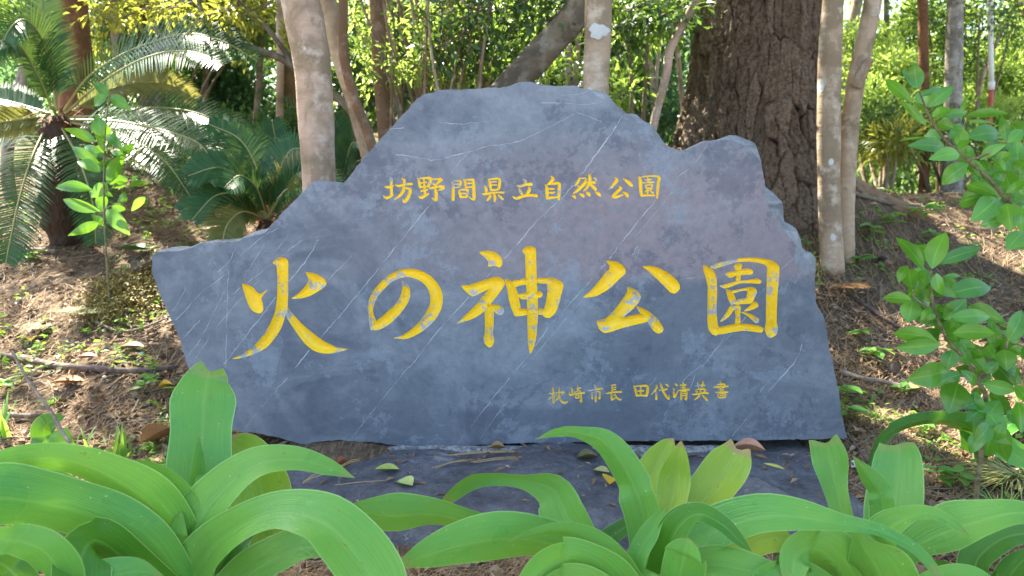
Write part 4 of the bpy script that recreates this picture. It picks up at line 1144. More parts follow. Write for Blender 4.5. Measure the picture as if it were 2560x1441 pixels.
M_PALE = bark_smooth('smooth pinkish bark', (0.46, 0.325, 0.235), (0.24, 0.185, 0.115), (0.56, 0.46, 0.37))
M_PALE2 = bark_smooth('smooth grey bark', (0.40, 0.305, 0.205), (0.22, 0.165, 0.10), (0.54, 0.46, 0.36))
M_BROWN = bark_smooth('orange-brown bark', (0.26, 0.165, 0.095), (0.15, 0.09, 0.05), (0.34, 0.26, 0.18), False)
M_RED = bark_smooth('reddish bark', (0.24, 0.115, 0.055), (0.14, 0.065, 0.032), (0.27, 0.16, 0.09), False, 1.5)
M_LICH = bark_smooth('lichened dark bark', (0.17, 0.14, 0.095), (0.085, 0.07, 0.048), (0.27, 0.25, 0.20), False)
M_GREY = bark_smooth('mottled grey bark', (0.34, 0.31, 0.26), (0.13, 0.11, 0.085), (0.46, 0.43, 0.38), False, 2.0)
M_FARB = bark_smooth('far bark', (0.25, 0.19, 0.13), (0.13, 0.10, 0.065), (0.33, 0.28, 0.21), False)

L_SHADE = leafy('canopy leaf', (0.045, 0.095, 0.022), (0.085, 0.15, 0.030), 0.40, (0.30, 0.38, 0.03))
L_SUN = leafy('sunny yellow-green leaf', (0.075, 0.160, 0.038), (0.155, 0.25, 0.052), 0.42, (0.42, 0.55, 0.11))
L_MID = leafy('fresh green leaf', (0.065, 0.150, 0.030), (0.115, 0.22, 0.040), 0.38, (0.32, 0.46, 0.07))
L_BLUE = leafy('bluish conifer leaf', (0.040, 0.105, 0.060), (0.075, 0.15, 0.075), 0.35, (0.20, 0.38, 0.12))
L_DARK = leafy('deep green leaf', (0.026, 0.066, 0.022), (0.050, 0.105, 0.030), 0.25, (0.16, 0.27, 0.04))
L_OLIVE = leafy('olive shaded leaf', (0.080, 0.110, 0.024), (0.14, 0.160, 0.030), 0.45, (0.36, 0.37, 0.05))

for px_, py_, Y_, r_ in ((450, 565, 4.6, 0.42), (520, 520, 4.9, 0.30), (330, 600, 4.4, 0.25), (2330, 600, 4.5, 0.30), (2450, 640, 4.3, 0.25), (2230, 960, 3.0, 0.14), (2200, 520, 4.9, 0.2), (1950, 1220, 2.36, 0.12),
                         (130, 120, 4.9, 0.45), (420, 110, 4.8, 0.40), (130, 470, 5.0, 0.25), (1700, 300, 5.0, 0.25), (2540, 1180, 2.6, 0.2), (60, 960, 2.9, 0.2), (770, 200, 3.8, 0.16), (2150, 200, 4.35, 0.2)):
    SPOTS.append((P(px_, py_, Y_), r_))
for px_, py_, Y_, r_ in ((2180, 820, 3.6, 0.22), (2300, 760, 3.8, 0.28), (2420, 900, 3.2, 0.22), (2150, 560, 4.8, 0.25), (2380, 560, 4.7, 0.30), (2500, 520, 4.9, 0.30), (2300, 1060, 2.8, 0.16), (1000, 120, 4.75, 0.30), (1200, 80, 4.9, 0.35), (930, 160, 4.75, 0.25), (1350, 60, 5.0, 0.3)):
    SPOTS.append((P(px_, py_, Y_), r_))
def crown(t, blobs, mat, n_tw, per, spread, L, W, seed, name='crown'):
    rg = np.random.default_rng(int(seed))
    p, d = clumps([b[:3] for b in blobs], [b[3:6] for b in blobs], n_tw, per, spread, rg)
    if name == 'crown':
        kp = gaps(p)
        p, d = p[kp], d[kp]
    if not len(p):
        return None
    V, F, r = leaf_cloud(p, L, W, d, rng=rg)
    o = mesh(name, V, F, mat, None, None, {'rnd': r}, smooth_shade=False)
    part(o, t)
    return o

def tree(name, label, path, width, mat, seed, crown_mat=None, blobs=None, group=None, rough=0.10, nseg=18, cat='tree', extra=(), crown_leaf=0.11, n_tw=60, flare=0.0, top_r=0.6):
    """path rows (px, py, Y) from foot to top; width px per row"""
    C = np.array([P(*p) for p in path])
    W = np.array([w * p[2] / FPX / 2 for w, p in zip(width, path)])
    gx, gy = C[0][0], C[0][1]
    footp = np.array((gx, gy, float(gz(gx, gy)) - 0.06))
    if C[0][2] > footp[2] + 0.05:
        C = np.vstack([footp, C])
        W = np.concatenate([[W[0] * (1.12 + flare)], W])
    # carry the trunk on above the picture
    d = unit(C[-1] - C[-2])
    d[2] = max(d[2], 0.8)
    d = unit(d)
    H = C[-1] + d * max(0.5, 4.6 - C[-1][2] + 0.5 * random.Random(seed).random())
    C = np.vstack([C, H])
    W = np.concatenate([W, [W[-1] * top_r]])
    n = max(16, 7 * len(C))
    S = spline(np.column_stack([C, W]), n)
    t = thing(name, label, cat, tuple(float(v) for v in footp), group)
    tube('trunk', S[:, :3], np.clip(S[:, 3], 0.004, None), mat, nseg, rough, seed, t)
    for k, (pth, w0, w1, m) in enumerate(extra):
        E = spline(np.array([P(*p) for p in pth]), 6 * len(pth))
        tube('limb', E, np.linspace(w0, w1, len(E)) * pth[0][2] / FPX / 2, m or mat, 10, rough, seed + k + 1, t)
    if crown_mat is not None:
        if blobs is None:
            h = C[-1]
            rg = random.Random(seed)
            if C[0][1] > 6.3:  # far crowns widened above the view to dapple the growth behind
                blobs = [(h[0] + rg.uniform(-1.4, 1.4), h[1] + rg.uniform(-1.2, 1.6), h[2] + rg.uniform(-0.2, 1.6), 1.1, 1.1, 0.6) for _ in range(6)]
            else:
                blobs = [(h[0] + rg.uniform(-0.7, 0.7), h[1] + rg.uniform(-0.7, 0.7), h[2] + rg.uniform(-0.2, 1.2), 0.9, 0.9, 0.6) for _ in range(4)]
        crown(t, blobs, crown_mat, n_tw, 14, 0.10, crown_leaf, 0.42, seed * 13 + 1)
    return t

# low boughs that hang into the top of the picture
def boughs(t, rows, mat, seed, n_tw=16, L=0.085, W=0.30):
    for k, (px, py, Yb, rx, ry) in enumerate(rows):
        c = P(px, py, Yb)
        E = spline(np.array([P(px + rx * 1.3, py - ry * 4 - 60, Yb + 0.1), P(px + rx * 0.6, py - ry, Yb), P(px - rx * 0.7, py + ry * 0.5, Yb)]), 10)
        tube('bough', E, np.linspace(0.014, 0.004, 10), M_FARB, 6, 0.1, seed + k, t)
        crown(t, [(*c, rx * Yb / FPX, 0.25, ry * Yb / FPX)], mat, n_tw, 10, 0.05, L, W, seed * 7 + k, 'bough_leaves')

# the big pine: plated trunk with spreading roots
def big_pine():
    Yc = 5.25
    foot = P(1886, 520, Yc)
    cx = foot[0]
    zf = float(gz(cx, Yc)) - 0.42
    t = thing('pine_tree', 'massive old pine with deeply plated brown bark behind the stone', 'tree', (float(cx), Yc, zf))
    nu, nv = 520, 520
    hgt = 3.7
    zz = np.linspace(0, 1, nu) ** 1.1 * hgt
    ZF = 0.42
    th = np.linspace(0, 2 * np.pi, nv, endpoint=False)
    Zg, Th = np.meshgrid(zz, th, indexing='ij')
    Zq = np.clip(Zg - 0.15, 0, None)
    R0 = 0.440 + 0.10 * np.exp(-Zq / 0.25) + 0.12 * np.exp(-Zq / 0.6) - 0.02 * Zg
    lob = np.exp(-Zq / 0.35)
    R = R0 * (1 + lob * (0.55 * np.exp(-((np.mod(Th - 3.35 + np.pi, 2 * np.pi) - np.pi) / 0.34) ** 2) + 0.25 * np.exp(-((np.mod(Th + 0.15 + np.pi, 2 * np.pi) - np.pi) / 0.36) ** 2)
                         + 0.04 * np.exp(-((np.mod(Th - 4.9 + np.pi, 2 * np.pi) - np.pi) / 0.4) ** 2)) + 0.035 * np.sin(3 * Th + Zg) + 0.02 * np.sin(7 * Th - 2 * Zg))
    NP = 50
    wob = 0.35 * fbm(np.cos(Th) * 3 + 4, Zg * 2.6 + np.sin(Th) * 3, 2.0, 3)
    u = Th / (2 * np.pi) * NP + wob * 1.3
    u = u + 0.25 * fbm(u * 1.1, Zg * 9.0, 12.0, 3)
    v = Zg / 0.30 + wob * 1.2 + 0.8 * hash2(np.floor(u), np.floor(u) * 0, 4.0) * 0
    f1, f2, cid = worley(u, v, 3.0, NP)
    e = f2 - f1
    gate = smooth(0.5 + 1.6 * fbm(u * 0.9, v * 2.2, 15.0, 3))
    dirn = np.abs(np.gradient(f1, axis=1)) / (np.abs(np.gradient(f1, axis=1)) + np.abs(np.gradient(f1, axis=0)) + 1e-6)
    crack = (1 - smooth(e / 0.12)) * (0.25 + 0.75 * gate) * (0.15 + 0.85 * smooth(dirn * 1.9 - 0.3))
    fu, fv, cid2 = worley(u * 1.3, v * 4.6 + 2.0 * cid, 8.0, None)
    gate2 = smooth(0.3 + 2.0 * fbm(u * 0.8, v * 1.5, 19.0, 3))
    crack2 = (1 - smooth((fv - fu) / 0.12)) * gate2
    flake = smooth((fbm(u * 1.7, v * 4.0, 23.0, 4) + 0.05) / 0.12)
    bump = -0.028 * crack - 0.012 * crack2 + 0.020 * (cid - 0.5) + 0.010 * (cid2 - 0.5) + 0.006 * flake + 0.020 * fbm(u * 2.5, v * 6.0, 5.0, 5)
    R = R + bump
    lean = Zg * 0.005
    V = np.stack([cx + lean + R * np.cos(Th), Yc + R * np.sin(Th), zf + Zg], -1).reshape(-1, 3)
    o = mesh('trunk', V, grid_faces(nu, nv, True), M_PINE, None, None, {'cell': cid.ravel(), 'crack': np.clip(crack + 0.35 * crack2, 0, 1).ravel()})
    part(o, t)
    top = np.array((cx + 0.02, Yc, zf + hgt - 0.02))
    C = spline(np.array([top, top + (-0.1, 0.2, 1.2), top + (-0.4, 0.4, 2.6), top + (-0.3, 0.6, 4.2)]), 20)
    tube('trunk', C, np.linspace(0.345, 0.16, 20), M_BROWN, 20, 0.1, 3.0, t)
    rg = random.Random(5)
    blobs = []
    for k in range(10):
        a, r = rg.uniform(0, 6.28), rg.uniform(0.5, 3.0)
        blobs.append((cx - 0.6 + r * math.cos(a), Yc + 0.4 + r * math.sin(a), zf + rg.uniform(4.6, 7.6), 1.2, 1.2, 0.45))
        e1 = np.array(blobs[-1][:3])
        s0 = C[rg.randint(4, 19)]
        tube('limb', spline(np.array([s0, s0 * 0.5 + e1 * 0.5 + (0, 0, 0.1), e1]), 8), np.linspace(0.09, 0.03, 8), M_BROWN, 8, 0.1, k, t)
    crown(t, blobs, L_DARK, 70, 16, 0.10, 0.13, 0.16, 77)
    # surface root running to the right
    rt = np.array([P(2110, 400, 5.1), P(2200, 425, 5.0), P(2320, 470, 4.9), P(2440, 490, 4.95), P(2560, 520, 5.1), P(2700, 560, 5.3)])
    rt[:, 2] = gz(rt[:, 0], rt[:, 1]) + np.array([0.02, -0.01, -0.03, -0.03, -0.04, -0.06])
    S = spline(rt, 36)
    tube('root', S, np.linspace(0.06, 0.03, 36), M_BROWN, 14, 0.3, 9.0, t)
    return t
big_pine()

tree('smooth_tree', 'pinkish smooth trunk with white lichen spots at left behind the stone', [(800, 640, 3.8), (796, 420, 3.8), (790, 300, 3.8), (782, 170, 3.8), (762, 60, 3.8), (740, -60, 3.8), (716, -220, 3.85)],
     [80, 82, 85, 90, 92, 88, 80], M_PALE, 1, L_SHADE, nseg=28)
tree('smooth_tree', 'slender grey stem leaning just right of the pinkish trunk', [(930, 470, 4.3), (890, 290, 4.3), (850, 150, 4.3), (825, 40, 4.3), (800, -80, 4.3)], [30, 30, 38, 48, 48], M_PALE2, 2, L_SHADE)
tree('smooth_tree', 'thin orange-brown stem curving down to the left shoulder of the stone', [(940, 410, 4.1), (930, 366, 4.1), (913, 316, 4.1), (887, 250, 4.1), (863, 160, 4.1), (857, 100, 4.1), (858, 0, 4.1), (850, -80, 4.1)], [24, 25, 25, 25, 24, 24, 22, 20], M_BROWN, 3, L_SHADE)
tree('smooth_tree', 'upright brown trunk left of the cane thicket', [(970, 400, 4.7), (962, 300, 4.7), (950, 166, 4.7), (943, 0, 4.7), (938, -100, 4.7)], [42, 40, 38, 40, 38], M_BROWN, 4, L_SHADE, n_tw=80)
_t5 = tree('smooth_tree', 'thick lichened trunk leaning diagonally to the right above the stone', [(1130, 420, 4.5), (1205, 300, 4.45), (1275, 215, 4.4), (1340, 148, 4.4), (1400, 82, 4.4), (1448, 25, 4.4), (1510, -60, 4.4)], [80, 78, 76, 74, 70, 66, 60], M_LICH, 5, L_SHADE, nseg=26, rough=0.2)
boughs(_t5, [(1180, 40, 4.5, 80, 34), (1280, 20, 4.5, 90, 30), (1370, 50, 4.6, 60, 26), (1120, 110, 4.6, 60, 26), (1240, 110, 4.7, 60, 26)], L_DARK, 71)
t7 = tree('smooth_tree', 'pale straight trunk with a round white lichen patch above the stone top', [(1486, 380, 4.0), (1489, 217, 4.0), (1495, 100, 4.0), (1496, 0, 4.0), (1500, -120, 4.0)], [66, 64, 64, 65, 62], M_PALE2, 6, L_SHADE, nseg=24)
# its lichen patch: a thin crust on the bark
c0 = P(1494, 84, 4.0)
rad = 64 * 4.0 / FPX / 2
aa = np.linspace(0, 2 * np.pi, 28, endpoint=False)
rw = 24 * (1 + 0.16 * np.sin(3 * aa + 1) + 0.10 * np.sin(7 * aa)) * 4.0 / FPX
crust = []
for k, f in enumerate((0.0, 0.55, 1.0)):
    for a, w in zip(aa, rw):
        dx, dz = math.cos(a) * w * f, math.sin(a) * w * f * 0.72
        yy = -math.sqrt(max(0, (rad * 1.03 + 0.003) ** 2 - dx * dx))
        crust.append((c0[0] + dx, 4.0 + yy - (0.004 if f < 0.9 else 0.0), c0[2] + dz))
mc = N('white lichen')
nn = mc.noise(mc.coord('Object'), 40.0, 4)
mc.done(mc.mix(nn, (0.40, 0.42, 0.40), (0.62, 0.63, 0.60)), 0.9, 0.1)
part(mesh('lichen_patch', np.array(crust), grid_faces(3, 28, True)[:, ::-1].copy(), mc.m), t7)
_t8 = tree('smooth_tree', 'thin bent pale stem leaning up to the left edge of the big pine', [(1625, 380, 4.6), (1640, 290, 4.6), (1655, 230, 4.6), (1667, 180, 4.6), (1674, 130, 4.6), (1692, 90, 4.6), (1742, 0, 4.6), (1775, -70, 4.6)], [20, 20, 20, 22, 22, 21, 20, 18], M_PALE, 8, L_SHADE, n_tw=40)
boughs(_t8, [(1600, 15, 4.6, 60, 26), (1680, 30, 4.7, 50, 26), (1560, 80, 4.8, 40, 24)], L_DARK, 72)
tw = tree('smooth_tree', 'twin-stemmed pale tree in front of the big pine', [(2082, 690, 4.3), (2072, 480, 4.3), (2072, 350, 4.3), (2074, 140, 4.3), (2084, 0, 4.3), (2092, -120, 4.3)], [60, 53, 55, 54, 49, 46], M_PALE2, 9, L_SHADE, nseg=24,
     extra=[([(2108, 790, 4.40), (2112, 690, 4.42), (2115, 480, 4.42), (2127, 300, 4.42), (2140, 200, 4.40), (2158, 125, 4.38), (2178, 30, 4.38), (2196, -80, 4.4), (2230, -300, 4.5)], 46, 40, None),
            ([(2140, 215, 4.38), (2160, 175, 4.34), (2178, 146, 4.31)], 34, 16, None)], flare=0.25)
tree('slender_tree', 'thin reddish trunk with dark flaking spots at upper right', [(2316, 360, 7.0), (2314, 316, 7.0), (2309, 140, 7.0), (2306, 0, 7.0), (2304, -80, 7.0)], [22, 20, 23, 23, 22], M_RED, 10, L_MID)
tree('slender_tree', 'straight mottled grey trunk at upper right, thicker than its reddish neighbour', [(2385, 380, 6.8), (2383, 246, 6.8), (2384, 140, 6.8), (2389, 0, 6.8), (2392, -80, 6.8)], [46, 41, 40, 36, 34], M_GREY, 11, L_MID)
tree('smooth_tree', 'broad reddish-brown trunk behind the cycad at upper left', [(197, 330, 6.5), (196, 270, 6.5), (186, 134, 6.5), (178, 0, 6.5), (172, -80, 6.5)], [96, 90, 78, 74, 72], M_RED, 12, L_OLIVE, [(-3.2, 4.7, 5.2, 1.1, 1.0, 0.5), (-2.4, 4.0, 4.6, 0.9, 0.8, 0.4), (-3.8, 5.8, 6.0, 1.3, 1.1, 0.6), (-2.6, 5.2, 5.6, 1.0, 0.9, 0.5), (-1.8, 3.6, 4.2, 0.8, 0.6, 0.35), (-4.4, 5.0, 5.6, 1.0, 1.0, 0.5)], nseg=24, flare=0.2, n_tw=110)  # crown blobs placed out of view to keep the lilies in shade
tree('slender_tree', 'thin leaning trunk at the far left edge', [(18, 400, 6.0), (32, 300, 6.0), (54, 200, 6.0), (72, 110, 6.0), (84, 0, 6.0), (92, -60, 6.0)], [28, 26, 24, 23, 22, 20], M_GREY, 13, L_OLIVE)
tree('slender_tree', 'slim brown trunk right of the broad reddish one', [(312, 300, 8.0), (300, 180, 8.0), (289, 90, 8.0), (283, 0, 8.0), (280, -60, 8.0)], [20, 20, 21, 21, 20], M_FARB, 14, L_OLIVE)
tree('slender_tree', 'stout brown trunk seen through the cycad fronds', [(382, 330, 9.0), (380, 230, 9.0), (376, 130, 9.0), (372, 0, 9.0), (370, -60, 9.0)], [66, 60, 58, 54, 50], M_BROWN, 15, L_OLIVE)
tree('slender_tree', 'thin grey trunk in front of the stout brown one', [(396, 300, 8.2), (395, 200, 8.2), (393, 90, 8.2), (392, 0, 8.2), (391, -60, 8.2)], [14, 14, 14, 14, 13], M_GREY, 16, L_OLIVE)
tree('slender_tree', 'straight pale pole-like trunk left of the pinkish tree', [(700, 430, 5.6), (699, 330, 5.6), (700, 200, 5.6), (700, 80, 5.6), (699, 0, 5.6), (698, -80, 5.6)], [18, 18, 18, 18, 18, 17], M_PALE, 17, L_OLIVE)
_t18 = tree('slender_tree', 'dark slender limb-like trunk slanting behind the pinkish tree', [(890, 310, 4.9), (830, 235, 4.9), (745, 175, 4.9), (705, 148, 4.9), (640, 124, 4.9), (575, 96, 4.9), (510, 40, 4.9), (480, -60, 4.9)], [22, 20, 19, 18, 16, 14, 12, 10], M_LICH, 18, L_OLIVE,
     extra=[([(736, 165, 4.9), (699, 111, 4.88), (655, 57, 4.86), (588, 0, 4.84), (540, -60, 4.84)], 14, 9, None)], n_tw=30)
boughs(_t18, [(560, 30, 4.9, 80, 26), (460, 15, 5.2, 90, 30), (640, 30, 5.0, 60, 26), (350, 30, 5.6, 70, 30), (260, 20, 5.8, 50, 30)], L_OLIVE, 73, 14, 0.07, 0.4)
tree('slender_tree', 'orange far trunk seen just left of the pinkish tree', [(728, 300, 10.0), (728, 240, 10.0), (727, 140, 10.0), (726, 0, 10.0)], [40, 37, 36, 34], M_BROWN, 19, L_MID)
tree('slender_tree', 'rough grey trunk behind the cane thicket', [(1150, 300, 8.0), (1150, 200, 8.0), (1148, 100, 8.0), (1146, 0, 8.0), (1145, -60, 8.0)], [76, 72, 70, 66, 62], M_GREY, 20, L_MID, rough=0.2)
tree('slender_tree', 'dark reddish trunk between the pale straight trunk and the bent stem', [(1592, 330, 9.0), (1585, 250, 9.0), (1575, 160, 9.0), (1563, 70, 9.0), (1555, 0, 9.0)], [42, 40, 40, 38, 36], M_RED, 21, L_BLUE)
tree('slender_tree', 'thin yellowish stem just left of the big pine roots', [(1708, 330, 6.2), (1704, 240, 6.2), (1698, 170, 6.2), (1690, 90, 6.2), (1680, 0, 6.2)], [11, 11, 12, 12, 11], M_PALE2, 22, L_MID)
tree('slender_tree', 'pair of thin pale stems low behind the dark reddish trunk', [(1632, 330, 7.0), (1634, 260, 7.0), (1628, 180, 7.0), (1622, 100, 7.0), (1618, 0, 7.0)], [13, 12, 12, 12, 11], M_PALE2, 23, L_BLUE,
     extra=[([(1645, 330, 7.0), (1640, 250, 7.0), (1642, 180, 7.0), (1650, 110, 7.0), (1656, 0, 7.0)], 11, 9, None)])
tree('slender_tree', 'twin thin white stems left of the pale straight trunk', [(1420, 330, 6.5), (1420, 230, 6.5), (1422, 130, 6.5), (1424, 60, 6.5), (1426, -40, 6.5)], [13, 13, 13, 12, 12], M_PALE, 24, L_MID,
     extra=[([(1436, 330, 6.5), (1438, 220, 6.5), (1444, 130, 6.5), (1446, 60, 6.5), (1448, -40, 6.5)], 13, 12, None)])
tree('slender_tree', 'thin dark trunk in the middle of the bluish conifer', [(512, 330, 9.5), (513, 250, 9.5), (514, 150, 9.5), (516, 60, 9.5), (518, -20, 9.5)], [15, 14, 14, 13, 12], M_FARB, 25, L_BLUE)
tree('slender_tree', 'slim trunk leaning right of the bluish conifer', [(640, 320, 9.0), (645, 240, 9.0), (652, 150, 9.0), (655, 60, 9.0), (656, -20, 9.0)], [16, 15, 14, 14, 12], M_FARB, 26, L_OLIVE)
tree('slender_tree', 'faint thin trunk right of the twin-stemmed tree', [(2222, 330, 9.0), (2218, 230, 9.0), (2216, 120, 9.0), (2216, 0, 9.0)], [14, 14, 13, 12], M_GREY, 27, L_SUN)
tree('slender_tree', 'forked pale stem near the white pole at upper right', [(2440, 330, 8.5), (2446, 240, 8.5), (2470, 150, 8.5), (2510, 70, 8.5), (2545, 0, 8.5)], [12, 11, 11, 10, 9], M_PALE, 28, L_SUN)

# ------------------------------------------------------------------ cane thicket and understorey
rg = np.random.default_rng(21)
ck = thing('cane_thicket', 'thicket of thin brown canes with small bright leaves behind the stone crest', 'shrub', tuple(float(v) for v in (P(1070, 300, 5.2)[0], 5.2, gz(P(1070, 300, 5.2)[0], 5.2))))
for k in range(46):
    x0 = rg.uniform(975, 1215)
    Yk = rg.uniform(4.55, 5.5)
    top = x0 + rg.normal(0, 60) + (x0 - 1080) * 0.25
    C = np.array([P(x0 + rg.uniform(-10, 10), 470, Yk), P(x0, 300, Yk), P(x0 * 0.6 + top * 0.4 + rg.uniform(-12, 12), 150, Yk), P(top, -20, Yk), P(top + rg.uniform(-40, 40), -160, Yk)])
    S = spline(C, 18)
    w = rg.uniform(5, 13) * Yk / FPX / 2
    tube('cane', S, np.linspace(w, w * 0.6, 18), (M_BROWN, M_FARB, M_PALE2)[k % 3], 7, 0.15, k, ck)
def px_blobs(rows):
    out = []
    for px, py, Yb, rx, ry in rows:
        c = P(px, py, Yb)
        out.append((*c, rx * Yb / FPX, 0.35, ry * Yb / FPX))
    return out
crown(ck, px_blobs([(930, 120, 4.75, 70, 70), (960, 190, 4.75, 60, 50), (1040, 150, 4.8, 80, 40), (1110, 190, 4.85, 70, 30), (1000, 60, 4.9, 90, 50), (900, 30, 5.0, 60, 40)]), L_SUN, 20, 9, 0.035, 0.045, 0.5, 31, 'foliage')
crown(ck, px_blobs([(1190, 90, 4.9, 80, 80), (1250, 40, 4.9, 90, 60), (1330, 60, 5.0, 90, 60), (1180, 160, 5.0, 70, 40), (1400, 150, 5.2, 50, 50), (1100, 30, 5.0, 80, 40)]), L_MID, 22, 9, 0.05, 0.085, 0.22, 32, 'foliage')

def bush(label, rows, mat, seed, n_tw=60, per=12, spread=0.10, L=0.08, W=0.45, trunk=True, group='understorey behind the stone'):
    b = px_blobs(rows)
    if mat is L_SUN:                             # growth in level pads with dark gaps between
        r3 = random.Random(seed)
        b = [(x + r3.uniform(-0.6, 0.6) * a, y + r3.uniform(-0.3, 0.3), z + (j - 1.0) * 0.75 * h + r3.uniform(-0.1, 0.1) * h, a * 0.75, d, h * 0.20) for x, y, z, a, d, h in b for j in range(3)]
        n_tw, spread = n_tw // 2, spread * 0.55
    c = np.mean([q[:3] for q in b], axis=0)
    f = (float(c[0]), float(c[1]), float(gz(c[0], c[1])))
    t = thing('understorey_bush', label, 'bush', f, group)
    crown(t, b, mat, n_tw, per, spread, L, W, seed, 'foliage')
    if trunk:
        r2 = np.random.default_rng(seed)
        for q in b[:5]:
            S = spline(np.array([(f[0] + r2.normal(0, 0.1), f[1] + r2.normal(0, 0.1), f[2] - 0.1), (f[0] * 0.5 + q[0] * 0.5, q[1], (f[2] + q[2]) / 2), q[:3]]), 8)
            tube('stem', S, np.linspace(0.022, 0.008, 8), M_FARB, 6, 0.1, seed, t)
    return t
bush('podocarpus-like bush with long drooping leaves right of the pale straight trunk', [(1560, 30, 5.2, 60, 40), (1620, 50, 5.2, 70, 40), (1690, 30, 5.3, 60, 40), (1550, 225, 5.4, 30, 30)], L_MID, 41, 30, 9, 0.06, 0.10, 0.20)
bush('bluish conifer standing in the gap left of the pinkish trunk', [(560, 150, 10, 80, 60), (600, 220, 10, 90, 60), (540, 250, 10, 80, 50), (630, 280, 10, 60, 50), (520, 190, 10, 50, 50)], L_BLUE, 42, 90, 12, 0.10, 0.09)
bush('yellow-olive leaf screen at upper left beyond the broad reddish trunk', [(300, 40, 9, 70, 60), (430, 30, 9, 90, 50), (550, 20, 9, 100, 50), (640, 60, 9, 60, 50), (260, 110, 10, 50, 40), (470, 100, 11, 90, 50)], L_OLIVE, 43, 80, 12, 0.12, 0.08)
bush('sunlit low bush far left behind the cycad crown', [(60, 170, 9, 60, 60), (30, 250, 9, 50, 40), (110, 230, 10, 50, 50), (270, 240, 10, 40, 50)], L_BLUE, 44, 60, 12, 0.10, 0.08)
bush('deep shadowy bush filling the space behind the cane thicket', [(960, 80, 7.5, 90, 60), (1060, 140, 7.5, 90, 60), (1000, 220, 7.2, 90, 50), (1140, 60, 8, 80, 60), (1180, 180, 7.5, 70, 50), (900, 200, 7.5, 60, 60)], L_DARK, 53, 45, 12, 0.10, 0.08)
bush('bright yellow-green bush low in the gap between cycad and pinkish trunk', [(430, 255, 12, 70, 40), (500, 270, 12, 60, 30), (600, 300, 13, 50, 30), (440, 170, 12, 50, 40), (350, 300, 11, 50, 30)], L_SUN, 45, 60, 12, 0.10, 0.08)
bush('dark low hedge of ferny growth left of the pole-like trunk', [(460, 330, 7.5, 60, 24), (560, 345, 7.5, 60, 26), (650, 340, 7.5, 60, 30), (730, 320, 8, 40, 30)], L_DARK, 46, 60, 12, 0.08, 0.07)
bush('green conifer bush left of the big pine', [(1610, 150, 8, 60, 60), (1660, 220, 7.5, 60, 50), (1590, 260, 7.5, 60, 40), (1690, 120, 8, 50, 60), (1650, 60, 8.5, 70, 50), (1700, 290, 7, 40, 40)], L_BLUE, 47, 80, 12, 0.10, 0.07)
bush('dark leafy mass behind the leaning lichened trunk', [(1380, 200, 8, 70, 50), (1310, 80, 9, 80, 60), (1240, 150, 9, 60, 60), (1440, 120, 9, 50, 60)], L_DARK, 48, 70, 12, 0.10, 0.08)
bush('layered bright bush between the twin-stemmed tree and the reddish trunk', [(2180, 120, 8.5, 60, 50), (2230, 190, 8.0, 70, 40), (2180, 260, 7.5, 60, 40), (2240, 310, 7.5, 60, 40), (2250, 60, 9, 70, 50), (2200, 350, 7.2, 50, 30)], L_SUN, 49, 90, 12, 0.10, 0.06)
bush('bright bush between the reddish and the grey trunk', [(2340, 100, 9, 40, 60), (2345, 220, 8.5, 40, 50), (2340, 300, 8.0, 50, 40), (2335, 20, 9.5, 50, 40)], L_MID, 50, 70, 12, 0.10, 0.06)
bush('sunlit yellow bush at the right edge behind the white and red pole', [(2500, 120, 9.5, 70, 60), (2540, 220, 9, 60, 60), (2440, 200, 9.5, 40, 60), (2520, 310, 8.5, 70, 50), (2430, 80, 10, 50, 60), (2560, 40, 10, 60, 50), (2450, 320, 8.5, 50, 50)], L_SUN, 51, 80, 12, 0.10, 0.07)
bush('dark undergrowth at the foot of the bright bushes right of the twin stems', [(2200, 300, 6.9, 50, 30), (2290, 330, 6.9, 60, 26), (2380, 350, 7.0, 60, 26), (2480, 370, 7.0, 70, 26), (2560, 360, 7.2, 50, 36)], L_DARK, 54, 40, 12, 0.07, 0.06)
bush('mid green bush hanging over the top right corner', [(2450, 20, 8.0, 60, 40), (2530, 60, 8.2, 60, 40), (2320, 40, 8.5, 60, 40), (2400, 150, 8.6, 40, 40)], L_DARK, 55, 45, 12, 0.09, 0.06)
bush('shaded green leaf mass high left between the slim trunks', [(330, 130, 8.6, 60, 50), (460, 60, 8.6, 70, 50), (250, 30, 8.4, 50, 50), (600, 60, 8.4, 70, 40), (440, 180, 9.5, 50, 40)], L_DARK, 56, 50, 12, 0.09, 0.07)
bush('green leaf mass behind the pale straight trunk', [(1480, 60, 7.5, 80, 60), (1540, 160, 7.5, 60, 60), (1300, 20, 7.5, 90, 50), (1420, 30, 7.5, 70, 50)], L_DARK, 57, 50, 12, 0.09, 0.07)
bush('dark ferny undergrowth on the left slope behind the sunny patch', [(470, 420, 6.0, 70, 26), (560, 400, 6.2, 60, 26), (400, 400, 6.4, 60, 24), (300, 420, 6.2, 50, 20), (620, 430, 5.8, 40, 24)], L_DARK, 58, 40, 10, 0.06, 0.10, 0.16)
bush('fan-leaved clump of dry brown blades below the bright bush at right', [(2215, 355, 6.6, 30, 20), (2250, 345, 6.6, 20, 26)], L_OLIVE, 52, 30, 8, 0.05, 0.12, 0.14)

